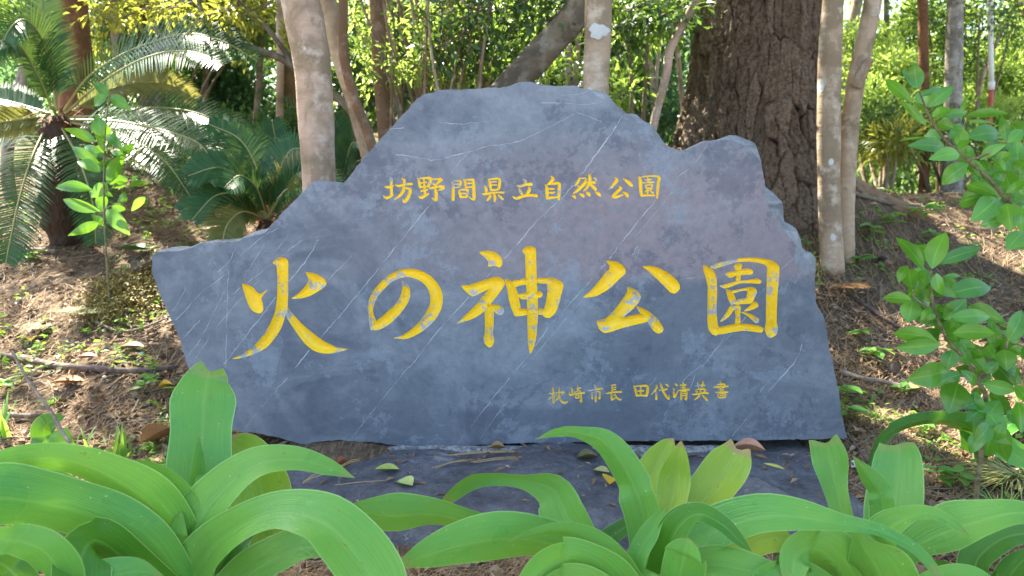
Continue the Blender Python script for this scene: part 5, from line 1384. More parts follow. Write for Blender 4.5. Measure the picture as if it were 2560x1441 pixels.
# a far wood that closes the view
rg = np.random.default_rng(61)
def far_blobs(n, x0, x1, y0, y1, zlo, zhi, r):
    out = []
    for _ in range(n):
        x, y = rg.uniform(x0, x1), rg.uniform(y0, y1)
        zb = float(gz(x, y))
        out.append((x, y, zb + rg.uniform(zlo, zhi), r, r, r * 0.8))
    return out
def wood(name, label, blobs, mat, tw, per, L, seed):
    r2 = np.random.default_rng(seed)
    p, d = clumps([b[:3] for b in blobs], [b[3:6] for b in blobs], tw, per, 0.22, r2)
    V, F, r = leaf_cloud(p, L, 0.5, d, rng=r2)
    o = mesh(name, V, F, mat, None, None, {'rnd': r}, smooth_shade=False)
    tag(o, label, 'wood', kind='stuff')
    return o
wood('far_wood', 'sunlit far trees closing the view behind everything', far_blobs(150, -27, 26, 15, 26, 0.0, 7.5, 1.25), L_SUN, 36, 16, 0.20, 62)
wood('far_wood', 'darker green far trees mixed among the sunlit ones', far_blobs(120, -26, 25, 13, 24, 0.0, 6.5, 1.15), L_MID, 36, 16, 0.18, 63)
wood('far_wood', 'deep shaded far undergrowth near the ground', far_blobs(90, -22, 21, 11, 18, 0.0, 1.6, 0.9), L_DARK, 30, 16, 0.15, 64)
for k in range(14):                              # far trunks standing in the wood
    x, y = rg.uniform(-9, 8), rg.uniform(11, 17)
    zb = float(gz(x, y))
    C = spline(np.array([(x, y, zb - 0.1), (x + rg.normal(0, 0.1), y, zb + 2.5), (x + rg.normal(0, 0.3), y, zb + 6)]), 12)
    o = tube('tree_trunk', C, np.linspace(0.11, 0.06, 12) * rg.uniform(0.6, 1.3), M_FARB, 9, 0.1, k)
    rehome(o, (x, y, zb))
    side_ = 'left' if x < 0 else 'right'
    tag(o, 'slim far trunk standing deep in the sunlit wood', 'tree', 'far trunks in the wood')

# ------------------------------------------------------------------ cycads
M_FROND = leafy('cycad leaflet', (0.016, 0.070, 0.026), (0.036, 0.110, 0.032), 0.12, (0.18, 0.28, 0.05), 0.40, 0.30)
M_FRONDY = leafy('yellowing cycad leaflet', (0.06, 0.11, 0.03), (0.15, 0.16, 0.05), 0.35, (0.45, 0.42, 0.10), 0.3, 0.6)
M_RACHIS = N('cycad leaf stalk').done((0.26, 0.25, 0.08), 0.45, 0.5)
q = N('shaggy cycad trunk')
n1 = q.noise(q.coord('Object', scale=(1, 1, 0.5)), 40.0, 5)
q.done(q.mix(n1, (0.025, 0.017, 0.012), (0.10, 0.06, 0.038)), 0.9, 0.2)
q.bump(n1, 1.0, 0.02)
M_CYC = q.m
M_DRYF = N('dry brown leaf base').done((0.22, 0.10, 0.045), 0.8, 0.2)

def frond(t, rows, lmax, seed, mat=None, n=64, vee=0.22, turn=0.95):
    C = spline(np.array([P(*r) for r in rows]), n)
    T = unit(np.gradient(C, axis=0))
    side = unit(np.cross(T, np.array((0, 0, 1.0))))
    # keep side continuous where the stalk is nearly vertical
    for i in range(1, n):
        if np.dot(side[i], side[i - 1]) < 0:
            side[i] = -side[i]
    N_ = np.cross(side, T)
    N_ *= np.sign(N_[:, 2:3] + 1e-6)
    vw = unit(C - np.array((0, 0, CAMZ)))        # the frond is twisted some way out of the level
    N_ = unit(N_ * math.cos(turn) - vw * math.sin(turn))
    side = unit(np.cross(T, N_))
    N_ = np.cross(side, T)
    s = np.linspace(0, 1, n)
    L = lmax * np.sin(np.pi * np.clip(0.10 + 0.86 * s, 0, 1)) ** 0.55 * np.where(s < 0.10, 0.0, 1.0)
    r = np.random.default_rng(int(seed))
    V, F = [], []
    for sg in (-1, 1):
        for i in range(n - 1):
            for h in (0.0,):
                if L[i] <= 0:
                    continue
                c = C[i] * (1 - h) + C[i + 1] * h
                d = unit(side[i] * sg * 0.80 + T[i] * 0.55 + N_[i] * (vee + r.normal(0, 0.05)))
                l = L[i] * r.uniform(0.9, 1.06)
                wv = unit(np.cross(d, N_[i])) * 0.0056
                mid = c + d * l * 0.55 - np.array((0, 0, 0.015 * l))
                tip = c + d * l - np.array((0, 0, 0.14 * l))
                b = len(V)
                V += [c - wv, c + wv, mid + wv, mid - wv, tip]
                F += [(b, b + 1, b + 2, b + 3), (b + 3, b + 2, b + 4)]
    V = np.array(V)
    o = mesh('frond', V, F, mat or M_FROND, None, None, {'rnd': np.repeat(r.uniform(0, 1, len(V) // 5), 5)}, smooth_shade=False)
    part(o, t)
    k = tube('leaf_stalk', C, np.linspace(0.009, 0.003, n), M_RACHIS, 6, 0, seed)
    k.parent = o
    k.location = Vector((0, 0, 0))
    return o

def cycad(label, px, py, Yc, fronds, seed, h_tr, r_tr, lmax):
    c = P(px, py, Yc)
    zf = float(gz(c[0], Yc)) - 0.05
    t = thing('cycad', label, 'cycad', (float(c[0]), Yc, zf))
    n = 26
    S = spline(np.array([(c[0] + 0.02, Yc, zf), (c[0] - 0.01, Yc, (zf + c[2]) / 2), (c[0], Yc, c[2])]), n)
    R = r_tr * (1 + 0.12 * np.sin(np.linspace(0, 40, n)))
    R[-4:] *= (1.0, 0.9, 0.7, 0.35)
    tube('trunk', S, R, M_CYC, 22, 0.55, seed, t)
    r = np.random.default_rng(int(seed))
    V, F = [], []
    for k in range(130):                         # old leaf bases around the crown
        a, z = r.uniform(0, 6.28), r.uniform(-0.22, 0.05)
        o0 = np.array((c[0] + math.cos(a) * r_tr * 0.8, Yc + math.sin(a) * r_tr * 0.8, c[2] + z))
        d = unit(np.array((math.cos(a), math.sin(a), r.uniform(-0.9, 0.9)))) * r.uniform(0.07, 0.16)
        sdv = np.array((-math.sin(a), math.cos(a), 0)) * 0.009
        b = len(V)
        V += [o0 - sdv, o0 + sdv, o0 + d]
        F.append((b, b + 1, b + 2))
    part(mesh('leaf_bases', np.array(V), F, M_DRYF, smooth_shade=False), t)
    for k, (rows, m) in enumerate(fronds):
        frond(t, rows, lmax * (0.9 + 0.2 * hash2(k, seed, 1.0)), seed * 10 + k, m)
    return t
Yc = 5.0
cycad('large cycad with arching dark fronds and shaggy trunk at upper left', 140, 290, Yc, [
    ([(155, 285, 5.0), (215, 200, 4.95), (300, 140, 4.9), (400, 100, 4.85), (480, 85, 4.8), (560, 105, 4.75), (645, 155, 4.7)], None),
    ([(160, 290, 5.0), (230, 225, 4.85), (330, 160, 4.7), (420, 130, 4.6), (500, 135, 4.5), (560, 165, 4.4)], None),
    ([(165, 290, 5.0), (250, 236, 5.1), (330, 210, 5.2), (420, 212, 5.3), (490, 250, 5.4)], M_FRONDY),
    ([(165, 295, 5.0), (270, 288, 5.0), (370, 270, 5.0), (480, 280, 5.0), (560, 312, 4.95), (660, 350, 4.9)], None),
    ([(165, 300, 5.0), (300, 305, 4.8), (420, 330, 4.6), (500, 362, 4.5), (545, 430, 4.4)], None),
    ([(165, 305, 5.0), (280, 328, 4.8), (350, 360, 4.65), (420, 412, 4.5), (475, 490, 4.4)], None),
    ([(140, 275, 5.0), (128, 180, 5.0), (100, 90, 4.9), (60, 50, 4.8), (20, 80, 4.7), (-5, 160, 4.65)], None),
    ([(130, 275, 5.0), (100, 200, 4.9), (60, 130, 4.8), (20, 100, 4.7), (-40, 120, 4.6)], None),
    ([(142, 275, 5.0), (140, 190, 5.05), (122, 110, 5.1), (106, 40, 5.15), (110, -40, 5.2)], None),
    ([(125, 285, 5.0), (60, 265, 5.05), (0, 250, 5.1), (-70, 245, 5.15)], None),
    ([(120, 290, 5.0), (50, 300, 4.9), (-20, 312, 4.8), (-80, 340, 4.7)], M_FRONDY),
    ([(120, 310, 4.95), (80, 395, 4.7), (48, 500, 4.5), (28, 590, 4.35), (14, 660, 4.25)], None),
    ([(150, 312, 4.95), (188, 380, 4.75), (216, 450, 4.6), (234, 520, 4.5), (240, 610, 4.4)], None),
    ([(120, 300, 5.0), (40, 330, 5.1), (-30, 360, 5.2)], None),
], 3.0, 0.6, 0.11, 0.20)
cycad('small cycad with spreading fronds just left of the stone shoulder', 668, 548, 4.4, [
    ([(668, 546, 4.4), (620, 460, 4.4), (550, 420, 4.35), (470, 440, 4.3)], None),
    ([(660, 548, 4.4), (600, 490, 4.35), (540, 490, 4.3), (480, 550, 4.2)], None),
    ([(670, 545, 4.4), (695, 440, 4.45), (730, 375, 4.5), (785, 380, 4.5)], None),
    ([(668, 545, 4.4), (645, 430, 4.45), (600, 350, 4.5), (520, 310, 4.55)], None),
    ([(668, 548, 4.4), (680, 440, 4.55), (690, 370, 4.7), (680, 300, 4.8)], None),
    ([(668, 548, 4.4), (720, 470, 4.3), (780, 445, 4.25), (840, 470, 4.2)], None),
    ([(665, 550, 4.4), (610, 530, 4.3), (570, 560, 4.2), (555, 610, 4.12)], M_FRONDY),
    ([(668, 548, 4.4), (610, 440, 4.5), (560, 375, 4.6), (480, 365, 4.65)], None),
    ([(668, 548, 4.4), (640, 470, 4.3), (600, 440, 4.2), (560, 470, 4.1)], None),
    ([(668, 548, 4.4), (700, 480, 4.35), (740, 430, 4.3), (800, 420, 4.3)], M_FRONDY),
    ([(668, 548, 4.4), (590, 500, 4.45), (520, 500, 4.5), (450, 530, 4.5)], None),
    ([(668, 548, 4.4), (660, 460, 4.6), (640, 380, 4.75), (600, 330, 4.85)], M_FRONDY),
], 5.0, 0.3, 0.06, 0.17)
cycad('cycad fronds fanning out right of the pinkish trunk foot', 850, 470, 5.0, [
    ([(850, 470, 5.0), (868, 400, 4.95), (880, 360, 4.9), (910, 345, 4.85)], None),
    ([(850, 470, 5.0), (880, 420, 4.9), (905, 400, 4.8), (935, 405, 4.75)], None),
    ([(845, 470, 5.0), (835, 390, 5.05), (815, 340, 5.1), (780, 320, 5.15)], None),
    ([(850, 470, 5.0), (855, 390, 5.1), (850, 330, 5.2), (835, 290, 5.25)], None),
], 6.0, 0.3, 0.07, 0.17)

# ------------------------------------------------------------------ pole and red panel at upper right
pb = P(2480, 350, 8.0)
zf = float(gz(pb[0], 8.0))
pole = thing('marker_pole', 'slim pole, white above and red below, at upper right', 'pole', (float(pb[0]), 8.0, zf))
mw = N('white paint').done((0.75, 0.73, 0.70), 0.5, 0.4)
mr = N('red paint').done((0.45, 0.10, 0.06), 0.5, 0.4)
pm = P(2478, 215, 8.0)
pt = P(2474, -60, 8.0)
tube('red_section', np.linspace((pb[0], 8.0, zf - 0.05), pm, 6), np.full(6, 0.024), mr, 14, 0, 1, pole)
tube('white_section', np.linspace(pm, pt, 6), np.full(6, 0.026), mw, 14, 0, 1, pole)
tube('coupling', np.linspace(pm + (0, 0, -0.04), pm + (0, 0, 0.04), 3), np.full(3, 0.032), mw, 14, 0, 1, pole)
rp = P(2575, 22, 9.5)
w_, h_ = 0.13, 0.10
bxv = np.array([(rp[0] + a * w_, 9.5 + b * 0.01, rp[2] + c_ * h_) for a in (-1, 1) for b in (-1, 1) for c_ in (-1, 1)])
bxf = [(0, 1, 3, 2), (4, 6, 7, 5), (0, 4, 5, 1), (2, 3, 7, 6), (0, 2, 6, 4), (1, 5, 7, 3)]
sp = thing('red_panel', 'small dull red panel half cut off at the top right corner', 'panel', (float(rp[0]), 9.5, float(gz(rp[0], 9.5))))
part(mesh('panel', bxv, bxf, mr, smooth_shade=False), sp)
tube('post', np.linspace((rp[0] + 0.05, 9.53, float(gz(rp[0], 9.5)) - 0.1), (rp[0] + 0.05, 9.53, rp[2]), 4), np.full(4, 0.03), M_FARB, 8, 0, 1, sp)
# ------------------------------------------------------------------ litter on the ground
def G(px, py, lift=0.0):
    """where the sight line through (px, py) meets the ground"""
    for Yq in np.arange(1.9, 14, 0.01):
        p = P(px, py, Yq)
        if p[2] < float(gz(p[0], p[1])) + 0.012:
            break
    p[2] = float(gz(p[0], p[1])) + 0.008 + lift
    return p

def varied(name, cols, rough=0.8, spec=0.2, tr=0.0):
    q = N(name)
    k = len(cols)
    col = q.ramp(q.attr('rnd'), [((i + 0.5) / k, c) for i, c in enumerate(cols)])
    n = q.noise(q.coord('Object'), 60.0, 3)
    col = q.mix(q.ramp(n, [(0.35, 0.0), (0.75, 0.45)]), col, (0.06, 0.038, 0.022))
    q.done(col, rough, spec)
    return q.m
M_NEEDLE = varied('dry pine needles', [(0.22, 0.135, 0.070), (0.40, 0.265, 0.14), (0.50, 0.345, 0.18), (0.31, 0.20, 0.11), (0.45, 0.36, 0.24), (0.36, 0.19, 0.09)])
M_DRY = varied('dry leaves', [(0.20, 0.125, 0.070), (0.33, 0.225, 0.13), (0.28, 0.155, 0.065), (0.14, 0.095, 0.060), (0.40, 0.30, 0.19), (0.30, 0.20, 0.11)], 0.7, 0.3)
M_TWIGD = varied('dead twigs', [(0.20, 0.155, 0.12), (0.32, 0.26, 0.20), (0.13, 0.095, 0.07), (0.26, 0.20, 0.15)])
rg = np.random.default_rng(91)

def scatter(n, y0=1.35, y1=8.5, wid=1.05):
    n = int(n * 1.6)
    yy = (y0 ** -0.6 + rg.uniform(0, 1, n) * (y1 ** -0.6 - y0 ** -0.6)) ** (-1 / 0.6)
    xx = rg.uniform(-wid, wid, n) * yy
    keep = ~((np.abs(xx - 0.12) < 0.92) & (yy > 2.12) & (yy < 3.02)) & (np.abs(xx) < 7)
    return xx[keep], yy[keep]

def needles(xx, yy, L, w, lift, name):
    n = len(xx)
    a = rg.uniform(0, 2 * np.pi, n)
    a = np.where(rg.uniform(0, 1, n) < 0.45, rg.normal(0.5, 0.5, n), a)
    L = L * rg.uniform(0.6, 1.3, n)
    d = np.stack([np.cos(a), np.sin(a), np.zeros(n)], -1)
    s = np.stack([-np.sin(a), np.cos(a), np.zeros(n)], -1)
    bend = rg.normal(0, 0.10, n) * L
    c = np.stack([xx, yy, gz(xx, yy) + rg.uniform(0.003, lift, n)], -1)
    e0, e1 = c - d * (L / 2)[:, None], c + d * (L / 2)[:, None]
    m = c + s * bend[:, None]
    e0[:, 2] = gz(e0[:, 0], e0[:, 1]) + rg.uniform(0.002, lift, n)
    e1[:, 2] = gz(e1[:, 0], e1[:, 1]) + rg.uniform(0.002, lift * 1.4, n)
    sw = s * w * 0.5
    V = np.stack([e0 - sw, e0 + sw, m - sw, m + sw, e1 - sw * 0.5, e1 + sw * 0.5], 1).reshape(-1, 3)
    b = np.arange(n)[:, None] * 6
    F = np.concatenate([b + np.array([[0, 1, 3, 2]]), b + np.array([[2, 3, 5, 4]])])
    return mesh(name, V, F, M_NEEDLE, None, None, {'rnd': np.repeat(rg.uniform(0, 1, n), 6)}, smooth_shade=False)
xx, yy = scatter(80000)
dens = fbm(xx * 1.6, yy * 1.6, 3.0, 3) + rg.uniform(-0.35, 0.45, len(xx))
sel = dens > -0.18
o = needles(xx[sel], yy[sel], 0.13, 0.0022, 0.022, 'needle_litter')
tag(o, 'brown pine needles strewn over the ground', 'litter', kind='stuff')
xx, yy = scatter(15000)
n = len(xx)
cc = np.stack([xx, yy, gz(xx, yy) + rg.uniform(0.004, 0.022, n)], -1)
dd = np.stack([rg.normal(size=n), rg.normal(size=n), rg.normal(0, 0.22, n)], -1)
V, F, r = leaf_cloud(cc, 0.046, 0.5, dd, fold=0.12, rng=rg)
o = mesh('leaf_litter', V, F, M_DRY, None, None, {'rnd': r}, smooth_shade=False)
tag(o, 'curled dead leaves scattered among the pine needles', 'litter', kind='stuff')
xx, yy = scatter(1500, 2.1, 6.5)
gk = (fbm(xx * 1.1 + 5, yy * 1.1, 7.0, 3) > 0.02) & (np.abs(xx) > 0.9)
xx, yy = np.repeat(xx[gk], 7), np.repeat(yy[gk], 7)
xx, yy = xx + rg.normal(0, 0.022, len(xx)), yy + rg.normal(0, 0.022, len(xx))
n = len(xx)
cc = np.stack([xx, yy, gz(xx, yy) + rg.uniform(0.01, 0.05, n)], -1)
dd = np.stack([rg.normal(size=n), rg.normal(size=n), rg.normal(0.1, 0.25, n)], -1)
V, F, r = leaf_cloud(cc, 0.034, 0.5, dd, fold=0.08, rng=rg)
o = mesh('ground_weeds', V, F, leafy('weed leaf', (0.055, 0.17, 0.03), (0.12, 0.25, 0.04), 0.35, (0.30, 0.45, 0.05)), None, None, {'rnd': r}, smooth_shade=False)
tag(o, 'tiny green weeds sprinkled through the litter', 'weeds', kind='stuff')
xx, yy = scatter(1100, 2.1, 6.0)
V, F, R_ = [], [], []
for x, y in zip(xx, yy):
    a, l = rg.uniform(0, 6.28), rg.uniform(0.08, 0.32)
    k = 5
    t = np.linspace(-0.5, 0.5, k)
    px_, py_ = x + math.cos(a) * t * l + rg.normal(0, 0.004, k), y + math.sin(a) * t * l + rg.normal(0, 0.004, k)
    C = np.stack([px_, py_, gz(px_, py_) + 0.012 + rg.uniform(0, 0.01)], -1)
    w = rg.uniform(0.0012, 0.0035)
    b = len(V)
    for i in range(k):
        for j in range(4):
            th = j * math.pi / 2
            V.append(C[i] + np.array((-math.sin(a) * math.cos(th), math.cos(a) * math.cos(th), math.sin(th))) * w)
    for i in range(k - 1):
        for j in range(4):
            F.append((b + i * 4 + j, b + i * 4 + (j + 1) % 4, b + i * 4 + 4 + (j + 1) % 4, b + i * 4 + 4 + j))
    R_ += [rg.uniform(0, 1)] * (4 * k)
o = mesh('twig_litter', np.array(V), np.array(F), M_TWIGD, None, None, {'rnd': R_})
tag(o, 'thin dead twigs scattered over the litter', 'litter', kind='stuff')

# ------------------------------------------------------------------ fallen branches
M_STICK = bark_smooth('weathered stick', (0.30, 0.235, 0.175), (0.16, 0.115, 0.085), (0.42, 0.36, 0.29), False, 5.0)
M_STICKD = bark_smooth('dark stick', (0.17, 0.12, 0.095), (0.085, 0.06, 0.05), (0.27, 0.22, 0.18), False, 5.0)
def stick(label, pts, w0, w1, mat, lift=0.012, twigs=()):
    C = []
    for i, p in enumerate(pts):
        q3 = G(p[0], p[1], lift)
        if len(p) > 2:
            q3 = P(p[0], p[1], p[2])
        C.append(q3)
    C = spline(np.array(C), 8 * len(C))
    Yr = C[:, 1].mean()
    t = thing('fallen_branch', label, 'branch', tuple(float(v) for v in C[len(C) // 2]))
    tube('stem', C, np.linspace(w0, w1, len(C)) * Yr / FPX / 2, mat, 9, 0.25, w0, t)
    for k, tw_ in enumerate(twigs):
        E = spline(np.array([P(*p) if len(p) > 2 else G(*p, lift) for p in tw_]), 8)
        tube('twig', E, np.linspace(w1 * 0.8, w1 * 0.35, 8) * Yr / FPX / 2, mat, 6, 0.15, k, t)
stick('long grey branch lying across the litter at lower left', [(-40, 888), (60, 905), (150, 922), (250, 930), (330, 935), (440, 925)], 22, 15, M_STICKD)
stick('thin pale stick standing up slanted at lower left before the lily', [(30, 878, 2.55), (70, 950, 2.5), (130, 1035, 2.42), (185, 1130, 2.35)], 8, 9, M_STICK, twigs=[[(73, 952, 2.5), (92, 925, 2.5), (135, 908, 2.52)]])
stick('short cut stick with a dark end beside the bottom left lily', [(20, 1045), (60, 1046), (104, 1044)], 13, 12, M_STICK)
stick('crooked pale twig left of the tall lily leaf', [(330, 1040), (352, 1000), (378, 950), (395, 920)], 6, 4, M_STICK)
stick('curved thin branch lying below the dried cuttings', [(240, 810), (300, 835), (355, 825), (420, 800)], 8, 5, M_STICK, twigs=[[(330, 830), (315, 790), (290, 770)], [(300, 835), (280, 860)]])
stick('straight branch lying under the cycad at the left edge', [(50, 632), (100, 630), (140, 634)], 14, 11, M_STICK)
stick('broken branch lying right of the twin-stemmed tree', [(2110, 735), (2150, 760), (2200, 795), (2245, 825)], 10, 8, M_STICKD, twigs=[[(2170, 770), (2172, 725), (2225, 718)]])
stick('bleached flat branch at right in the litter near the stone', [(2100, 935), (2160, 955), (2220, 965), (2290, 985)], 16, 10, M_STICK)
stick('thin dark stick right behind the blunt lily leaf', [(2118, 1090), (2145, 1130), (2180, 1175)], 10, 8, M_STICKD)
stick('mossy dark root-like branch at right below the big pine', [(2120, 485), (2180, 500), (2240, 515), (2300, 518)], 14, 8, M_LICH)
stick('long thin twig across the litter at far right', [(2290, 830), (2360, 800), (2440, 815), (2520, 790)], 6, 4, M_STICK)
stick('short brown stick against the lily beside the stone left foot', [(330, 1135), (360, 1120), (385, 1105)], 9, 8, M_STICK)

# ------------------------------------------------------------------ fallen leaves one can pick out
def fallen(label, px, py, ang, ln, wd, col, on_slab=False, Yq=None, curl=0.25, tip=None):
    q = N('fallen leaf ' + label.split()[0])
    nz = q.noise(q.coord('Object'), 90.0, 3)
    q.done(q.mix(q.ramp(nz, [(0.4, 0.0), (0.7, 0.6)]), col, tuple(v * 0.6 for v in col)), 0.6, 0.3)
    c = P(px, py, Yq) if Yq else G(px, py, 0.02)
    s = c[1] / FPX
    L, W = ln * s, wd * s * 1.6
    nl, nw = 9, 5
    t, u = np.linspace(0, 1, nl), np.linspace(-1, 1, nw)
    pr = np.sin(np.pi * np.clip(t, 0.02, 0.99)) ** 0.8
    d = np.array((math.cos(ang), math.sin(ang) * 1.3, 0.0))
    d = unit(d)
    sd = np.array((-d[1], d[0], 0))
    V = (d * ((t - 0.5) * L)[:, None])[:, None] + sd * (u[None] * (pr * W / 2)[:, None])[..., None]
    V = V + np.array((0, 0, 1.0)) * (curl * W * (u[None] ** 2 * pr[:, None]) + curl * 0.5 * L * ((t - 0.5) ** 2)[:, None])[..., None]
    o = mesh('fallen_leaf', V.reshape(-1, 3), grid_faces(nl, nw), q.m)
    o.location = Vector([float(v) for v in c])
    tag(o, label, 'leaf')
    return o
ZS = ZT - 0.020
def on_slab(px, py):
    """distance at which the sight line meets the slab top"""
    for Yq in np.arange(2.2, 2.79, 0.005):
        p = P(px, py, Yq)
        top = ZT - np.interp(p[1], [2.2, 2.36, 2.55, 2.8], [0.085, 0.035, 0.022, 0.012])
        if p[2] < top + 0.008:
            return Yq
    return 2.76
fallen('green fallen leaf with a spotted skin lying on the dark boulder', 968, 1175, 0.0, 62, 26, (0.34, 0.42, 0.10), Yq=on_slab(968, 1178))
fallen('torn pale green leaf pointing down on the dark boulder', 1012, 1210, -0.5, 52, 34, (0.40, 0.48, 0.16), Yq=on_slab(1012, 1212))
fallen('bright yellow fallen leaf on the boulder beside the hooked lily leaf', 1528, 1205, 1.2, 48, 30, (0.62, 0.42, 0.03), Yq=on_slab(1528, 1210), curl=0.4)
fallen('curled brown and green leaf on the boulder below the stone', 1468, 1148, 0.1, 56, 26, (0.14, 0.13, 0.05), Yq=on_slab(1468, 1152), curl=0.5)
fallen('speckled green leaf touching the yellow one on the boulder', 1503, 1180, -0.3, 44, 24, (0.36, 0.38, 0.14), Yq=on_slab(1503, 1184))
fallen('pinkish-brown dead leaf at the tip of the yellowing lily leaf', 1872, 1128, -0.25, 82, 34, (0.36, 0.20, 0.13), Yq=2.12, curl=0.5)
fallen('tan dry leaf curled against the stone foot on the mortar', 1243, 1122, 0.0, 40, 20, (0.30, 0.20, 0.09), Yq=on_slab(1243, 1128), curl=0.5)
fallen('small red-brown bud scale left on the boulder top', 855, 1160, 0.5, 32, 18, (0.28, 0.10, 0.05), Yq=on_slab(855, 1163), curl=0.6)
fallen('narrow yellow-green leaf on the pale rock at right', 1935, 1168, -0.7, 60, 12, (0.45, 0.46, 0.12), Yq=2.36)
fallen('large orange-brown leaf at lower left near the long grey branch', 172, 968, 0.1, 78, 34, (0.36, 0.155, 0.045))
fallen('narrow yellow leaf near the left edge above the grey branch', 78, 862, -0.9, 48, 18, (0.62, 0.44, 0.06), curl=0.4)
fallen('yellow heart-shaped leaf left of the tall lily leaf', 415, 975, 0.4, 34, 30, (0.60, 0.36, 0.04))
fallen('reddish dry leaf below the dried cuttings', 218, 905, 0.2, 50, 26, (0.38, 0.16, 0.10))
fallen('rusty torn leaf under the cuttings toward the stone', 330, 880, 0.15, 62, 32, (0.33, 0.17, 0.12))
fallen('big grey-purple curled leaf against the left edge of the stone', 358, 690, 1.1, 70, 36, (0.26, 0.20, 0.18), curl=0.5)
fallen('glossy green fallen leaf at the stone left corner', 340, 634, -0.1, 80, 34, (0.05, 0.17, 0.03))
fallen('large brown papery leaf sheath beside the left lily', 400, 1110, 1.0, 110, 44, (0.34, 0.17, 0.06), curl=0.5)
fallen('yellowish spotted leaf flat in the litter at right', 2285, 985, 0.2, 46, 28, (0.36, 0.40, 0.12))
fallen('small white shell-like leaf scrap by the right rock', 2145, 1180, 0.2, 40, 26, (0.50, 0.55, 0.52), curl=0.3)
fallen('orange leaf at the lower right corner of the litter', 2470, 1150, 0.3, 50, 26, (0.42, 0.24, 0.08))

# pine needle pairs lying on the boulder
rgn = np.random.default_rng(17)
mn = N('tan needle').done((0.52, 0.36, 0.16), 0.6, 0.3)
for lab, x0, y0, x1, y1 in (('pair of tan needles beside the red-brown bud scale', 845, 1172, 905, 1152), ('single pale needle flat on the boulder left half', 838, 1213, 958, 1198),
                            ('long pinkish needles along the mortar', 1120, 1140, 1310, 1130), ('greenish needles right of the tan dry leaf', 1180, 1158, 1318, 1146), ('yellow needle cluster in the middle of the boulder', 1085, 1172, 1175, 1150),
                            ('dry forked sprig left on the boulder', 755, 1206, 830, 1182)):
    t = thing('pine_needles', lab, 'pine needles', tuple(float(v) for v in P(x0, y0, on_slab(x0, y0))), 'pine needles on the boulder')
    for k in range(3 if 'single' not in lab else 1):
        a = P(x0 + rgn.uniform(-6, 6), y0 + rgn.uniform(-3, 3), on_slab(x0, y0))
        b = P(x1 + rgn.uniform(-22, 10), y1 + rgn.uniform(-5, 5), on_slab(x1, y1))
        m = (a + b) / 2 + rgn.normal(0, 0.004, 3)
        m[2] = max(a[2], b[2]) + 0.004
        tube('needle', spline(np.array([a, m, b]), 8), np.full(8, 0.0011), mn, 5, 0, k, t)

# fine debris caught on the boulder, thickest along the foot of the stone
n = 420
xx = rgn.uniform(-0.85, 1.05, n)
yy = np.where(rgn.uniform(0, 1, n) < 0.55, 2.74 - np.abs(rgn.normal(0, 0.05, n)), rgn.uniform(2.28, 2.72, n))
cc = np.stack([xx, yy, ZT - np.interp(yy, [2.2, 2.36, 2.55, 2.8], [0.080, 0.030, 0.016, 0.006]) + 0.012 * np.sin(5.3 * xx + 1) + 0.008 * np.sin(11.7 * xx) + 0.006], -1)
dd = np.stack([rgn.normal(size=n), rgn.normal(size=n), rgn.normal(0, 0.1, n)], -1)
V, F, r = leaf_cloud(cc, np.where(rgn.uniform(0, 1, n) < 0.3, 0.040, 0.014), 0.30, dd, fold=0.08, rng=rgn)
o = mesh('boulder_debris', V, F, M_DRY, None, None, {'rnd': r}, smooth_shade=False)
tag(o, 'fine dry debris scattered on the boulder under the stone', 'debris', kind='stuff')

# ------------------------------------------------------------------ pine cones, seed, shells
q = N('pine cone scale')
q.done(q.mix(q.attr('rnd'), (0.045, 0.030, 0.024), (0.22, 0.16, 0.12)), 0.8, 0.2)
M_CONE = q.m
def cone_mesh():
    V, F, R_ = [], [], []
    for k in range(70):
        h = k / 69
        a = k * 2.39996
        rad = 0.020 * math.sin(math.pi * (0.12 + 0.80 * h)) ** 0.8
        z = -0.024 + 0.048 * h
        c, s = math.cos(a), math.sin(a)
        n0 = np.array((c * rad * 0.4, s * rad * 0.4, z - 0.003))
        tip = np.array((c * rad, s * rad, z + 0.006))
        sd = np.array((-s, c, 0)) * 0.006
        b = len(V)
        V += [n0 - sd * 0.5, n0 + sd * 0.5, tip + sd, tip - sd, tip + np.array((c, s, 0.3)) * 0.004]
        F += [(b, b + 1, b + 2, b + 3), (b + 3, b + 2, b + 4)]
        R_ += [0.0, 0.0, 0.9, 0.9, 1.0]
    return np.array(V), F, R_
cm = cone_mesh()
cone0 = None
for lab, px, py, rx, rz in (('pine cone near the foot of the twin-stemmed tree', 2205, 655, 1.3, 0.4), ('pine cone lying beside the bleached branch at right', 2232, 932, 1.2, 2.0), ('dark pine cone at lower right above the dry grass', 2443, 1150, 1.4, 1.0)):
    if cone0 is None:
        cone0 = mesh('pine_cone', cm[0], cm[1], M_CONE, None, None, {'rnd': cm[2]}, smooth_shade=False)
        o = cone0
    else:
        o = cone0.copy()
        COL.objects.link(o)
    p = G(px, py, 0.014)
    o.location = Vector([float(v) for v in p])
    o.rotation_euler = (rx, 0.2, rz)
    o.scale = (1.05, 1.05, 1.05)
    tag(o, lab, 'pine cone', 'fallen pine cones')
